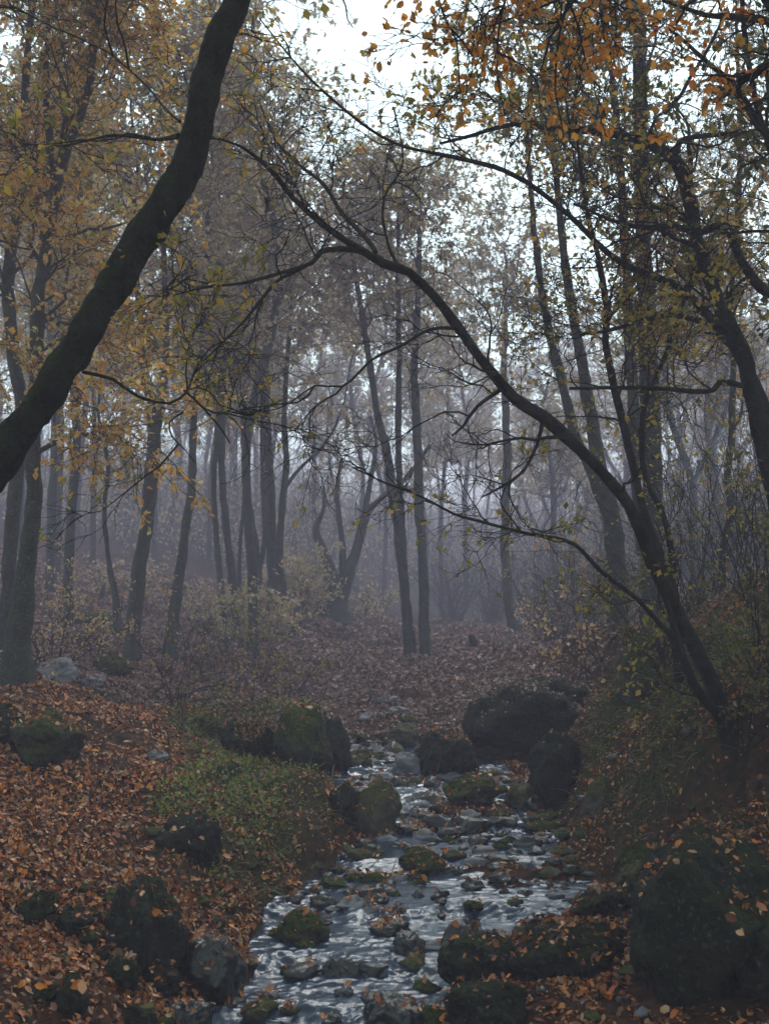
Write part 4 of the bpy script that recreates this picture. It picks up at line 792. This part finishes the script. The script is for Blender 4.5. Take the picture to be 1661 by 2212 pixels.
# dead stump in the clearing
r = np.random.default_rng(5)
b0 = at(1022, 1418, 19.5); gz = g1(b0[0], b0[1])
(V, Fc), _ = build_wood([[np.array([b0[0], b0[1], gz - .05, .075]), np.array([b0[0], b0[1], gz + .1, .07]), np.array([b0[0] - .03, b0[1], gz + .2, .055]), np.array([b0[0] - .04, b0[1], gz + .25, .01])]], r, 10, False, .03)
tag(link('tree_stump', mesh('tree_stump', V, Fc), M['bark_dark']), 'small dark stump standing in the clearing right of the paired trunks', 'stump')

# brushwood of the far slopes, one uncountable mass
r = np.random.default_rng(909)
n = 6500
Y = 36 + 62 * r.uniform(0, 1, n) ** .8; X = r.uniform(-1, 1, n) * (Y * .42 + 2)
X = X + np.where((Y < 50) & (np.abs(X - 2.5) < 4.5), np.sign(X - 2.5) * 5, 0)
S = np.stack([X, Y, ground(X, Y) - .1], -1)
hgt = (1.4 + 4.6 * r.uniform(0, 1, n) ** 1.6) * np.clip(.8 + .5 * fbm(X * .15, Y * .15, 0, 2, 6), .3, 1.3)
P1, Q1 = grow(S, np.array([0, 0, 1.]) + r.normal(size=(n, 3)) * np.array([.3, .3, .05]), hgt, np.full(n, .02), 7, .12, 0, r, .3)
s2, d2, r2, f2 = sprout(P1, Q1, 4, .25, .7, r)
P2, Q2 = grow(s2, d2, np.repeat(hgt, 4) * .3, np.full(len(s2), .012), 4, .15, 0, r, .5)
V, Fc = join([tubes(P1, Q1, 3), tubes(P2, Q2, 3)])
pp = np.repeat(P2[:, 1:].reshape(-1, 3), 2, 0); sel = r.uniform(0, 1, len(pp)) < .55; pp = pp[sel]; nL = len(pp)
lv = leaves_mesh(pp + r.normal(size=(nL, 3)) * .2, r.normal(size=(nL, 3)), np.array([0, 0, .8]) + r.normal(size=(nL, 3)) * .7, r.uniform(.1, .2, nL), r.uniform(.03, .06, nL), r.uniform(0, 1, nL), 4)
me = mesh('brushwood', np.concatenate([V, lv[0]]), np.concatenate([Fc, lv[1] + len(V)]), False, {'rnd': ('FACE', np.concatenate([np.zeros(len(Fc)), lv[2]]))})
me.materials.append(M['bark_grey']); me.materials.append(M['l_far'])
me.polygons.foreach_set('material_index', np.concatenate([np.zeros(len(Fc), np.int32), np.ones(len(lv[1]), np.int32)]))
tag(link('brushwood', me), 'pale misty brushwood covering the far slopes behind the clearing', 'brushwood', kind='stuff')

# ------------------------------------------------------------------ fallen leaves, on the ground and on the stones
offs = 0; vs = []; fs = []
for W, Fc in ROCKS: vs.append(W); fs.append(Fc + offs); offs += len(W)
bvh = BVHTree.FromPolygons(np.concatenate(vs).tolist(), np.concatenate(fs).tolist())
def scatter(N, y0, y1, spreadx, power, prob, r):
    y = (y0 ** power + (y1 ** power - y0 ** power) * r.uniform(0, 1, N)) ** (1 / power)
    x = r.uniform(-1, 1, N) * (spreadx * y + .5)
    ok = r.uniform(0, 1, N) < prob(x, y)
    return x[ok], y[ok]
def settle(x, y, r, rockprob=.5):
    z = ground(x, y); e = .02
    nx_ = -(ground(x + e, y) - ground(x - e, y)) / (2 * e); ny_ = -(ground(x, y + e) - ground(x, y - e)) / (2 * e)
    N = norm(np.stack([nx_, ny_, np.ones_like(x)], -1)); wz = np.where(y < 12.3, water_z(y), -9)
    c, hw_ = chan(y); inw = (np.abs(x - c) < hw_ + .35) & (z < wz + .012)
    keep = np.ones(len(x), bool)
    for i in np.nonzero(y < 15)[0]:
        h = bvh.ray_cast(Vector((x[i], y[i], 5.0)), Vector((0, 0, -1)))
        if h[0] is not None and h[0].z > z[i]:
            if r.uniform() < rockprob and h[1].z > .72 and h[0].z > wz[i] + .01: z[i] = h[0].z; N[i] = h[1]; inw[i] = False
            else: keep[i] = False
    keep &= ~inw
    return x[keep], y[keep], z[keep], N[keep]
r = np.random.default_rng(77)
def lit_prob(x, y):
    c, hw_ = chan(y)
    left = x < c
    p = np.where(left, .95, .6) * (1 - .5 * green_mask(x, y))
    p = np.where((x > c + hw_ - .1) & (y < 6.2), .6, p) * np.where((x > 1.9) & (y > 6) & (y < 9), .5, 1)
    return p * np.clip(.75 + .9 * fbm(x * 2.2, y * 2.2, 0, 4, 13), .25, 1)
x, y = scatter(540000, 3.8, 30, .42, .55, lit_prob, r)
x2, y2 = scatter(150000, 10.5, 34, .42, .8, lambda x, y: .8 + 0 * x, r)
x = np.concatenate([x, x2]); y = np.concatenate([y, y2])
x, y, z, N = settle(x, y, r)
n = len(x)
N2 = norm(N + r.normal(size=(n, 3)) * .7); D = r.normal(size=(n, 3)); D = norm(D - N2 * np.sum(D * N2, -1, keepdims=True))
L = np.clip(np.exp(r.normal(math.log(.027), .36, n)), .012, .06) * np.clip(y / 10, 1, 2.0)
P = np.stack([x, y, z + r.uniform(.004, .022, n)], -1) - D * L[:, None] * .5
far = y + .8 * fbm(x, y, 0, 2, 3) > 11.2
wd_, rn_ = L * r.uniform(.18, .4, n), r.uniform(0, 1, n)
for sel, mat_, lab in ((~far, 'litter', 'rust orange and brown fallen leaves strewn over the near banks and stones'), (far, 'litter_far', 'muted wet brown fallen leaves on the floor beyond the stream')):
    lv = leaves_mesh(P[sel], D[sel], N2[sel], L[sel], wd_[sel], rn_[sel], 6, fold=.25)
    tag(link('leaf_litter', mesh('leaf_litter', lv[0], lv[1], False, {'rnd': ('FACE', lv[2])}), M[mat_]), lab, 'fallen leaves', kind='stuff')
# green ground cover
x, y = scatter(110000, 5.0, 13, .42, .6, lambda x, y: np.clip((green_mask(x, y) - .42) * 2.2, 0, 1) * np.clip(.9 + 1.2 * fbm(x * 3.5, y * 3.5, 0, 3, 55), 0, 1) * np.where(x < chan(y)[0], 1, .5), r)
x, y, z, N = settle(x, y, r, .2); n = len(x)
N2 = norm(N + r.normal(size=(n, 3)) * .6); D = r.normal(size=(n, 3)); L = r.uniform(.015, .04, n)
P = np.stack([x, y, z + r.uniform(.005, .07, n)], -1)
lv = leaves_mesh(P, D, N2, L, L * .33, r.uniform(0, 1, n), 4)
tag(link('ground_cover', mesh('ground_cover', lv[0], lv[1], False, {'rnd': ('FACE', lv[2])}), M['cover']), 'low bright green plants covering the nose of the left bank', 'ground cover', kind='stuff')
# grass hanging on the right bank
x, y = scatter(120000, 5.6, 26, .42, .6, lambda x, y: np.clip((green_mask(x, y) - .3) * 1.6, 0, 1) * np.where(x > chan(y)[0] + chan(y)[1], 1, .25), r)
x, y, z, N = settle(x, y, r, .5); n = len(x)
D = norm(N * .7 + r.normal(size=(n, 3)) * .45 + np.array([0, 0, .25])); L = r.uniform(.07, .26, n)
K_ = 4; P, Rd = np.zeros((n, K_, 3)), None
P[:, 0] = np.stack([x, y, z - .005], -1); d = D
for k in range(1, K_):
    d = norm(d + np.array([0, 0, -.38]) + N * .05); P[:, k] = P[:, k - 1] + d * (L / 3)[:, None]
S = norm(np.cross(D, r.normal(size=(n, 3)))) * .0034 * np.clip(y / 7, 1, 2.5)[:, None]
Vg = np.stack([P[:, 0] - S, P[:, 0] + S, P[:, 1] + S, P[:, 1] - S, P[:, 2] + S * .7, P[:, 2] - S * .7, P[:, 3] + S * .15, P[:, 3] - S * .15], 1).reshape(-1, 3)
i = np.arange(n)[:, None] * 8
Fg = np.concatenate([i + np.array([[0, 1, 2, 3]]), i + np.array([[3, 2, 4, 5]]), i + np.array([[5, 4, 6, 7]])])
rn = r.uniform(0, 1, n)
tag(link('grass', mesh('grass', Vg, Fg, False, {'rnd': ('FACE', np.concatenate([rn, rn, rn]))}), M['grass']), 'thin dull grass and moss growing over the right bank and clearing', 'grass', kind='stuff')

# ------------------------------------------------------------------ haze
ztop = 0
dg = bpy.context.evaluated_depsgraph_get(); bpy.context.view_layer.update()
for o in sc.objects:
    if o.type == 'MESH' and o.name.split('.')[0] != 'ground':
        ztop = max(ztop, max((o.matrix_world @ Vector(c)).z for c in o.bound_box))
print('ZTOP', ztop)
gmax = 12
ztop = max(ztop, gmax) + .6
bmz = bmesh.new(); bmesh.ops.create_cube(bmz, size=1.0)
hz = bpy.data.meshes.new('haze'); bmz.to_mesh(hz); bmz.free()
m, t, out = newmat('haze'); pv = t.nodes.new('ShaderNodeVolumePrincipled')
pv.inputs['Color'].default_value = (.76, .68, .88, 1); pv.inputs['Density'].default_value = HAZE; pv.inputs['Anisotropy'].default_value = .0
t.links.new(pv.outputs[0], out.inputs['Volume'])
ho = link('haze', hz, m); ho.scale = (900, 430, ztop + 2.5); ho.location = (0, 195, (ztop - 2.5) / 2)
tag(ho, 'lavender grey fog filling the wood', 'haze', kind='stuff')
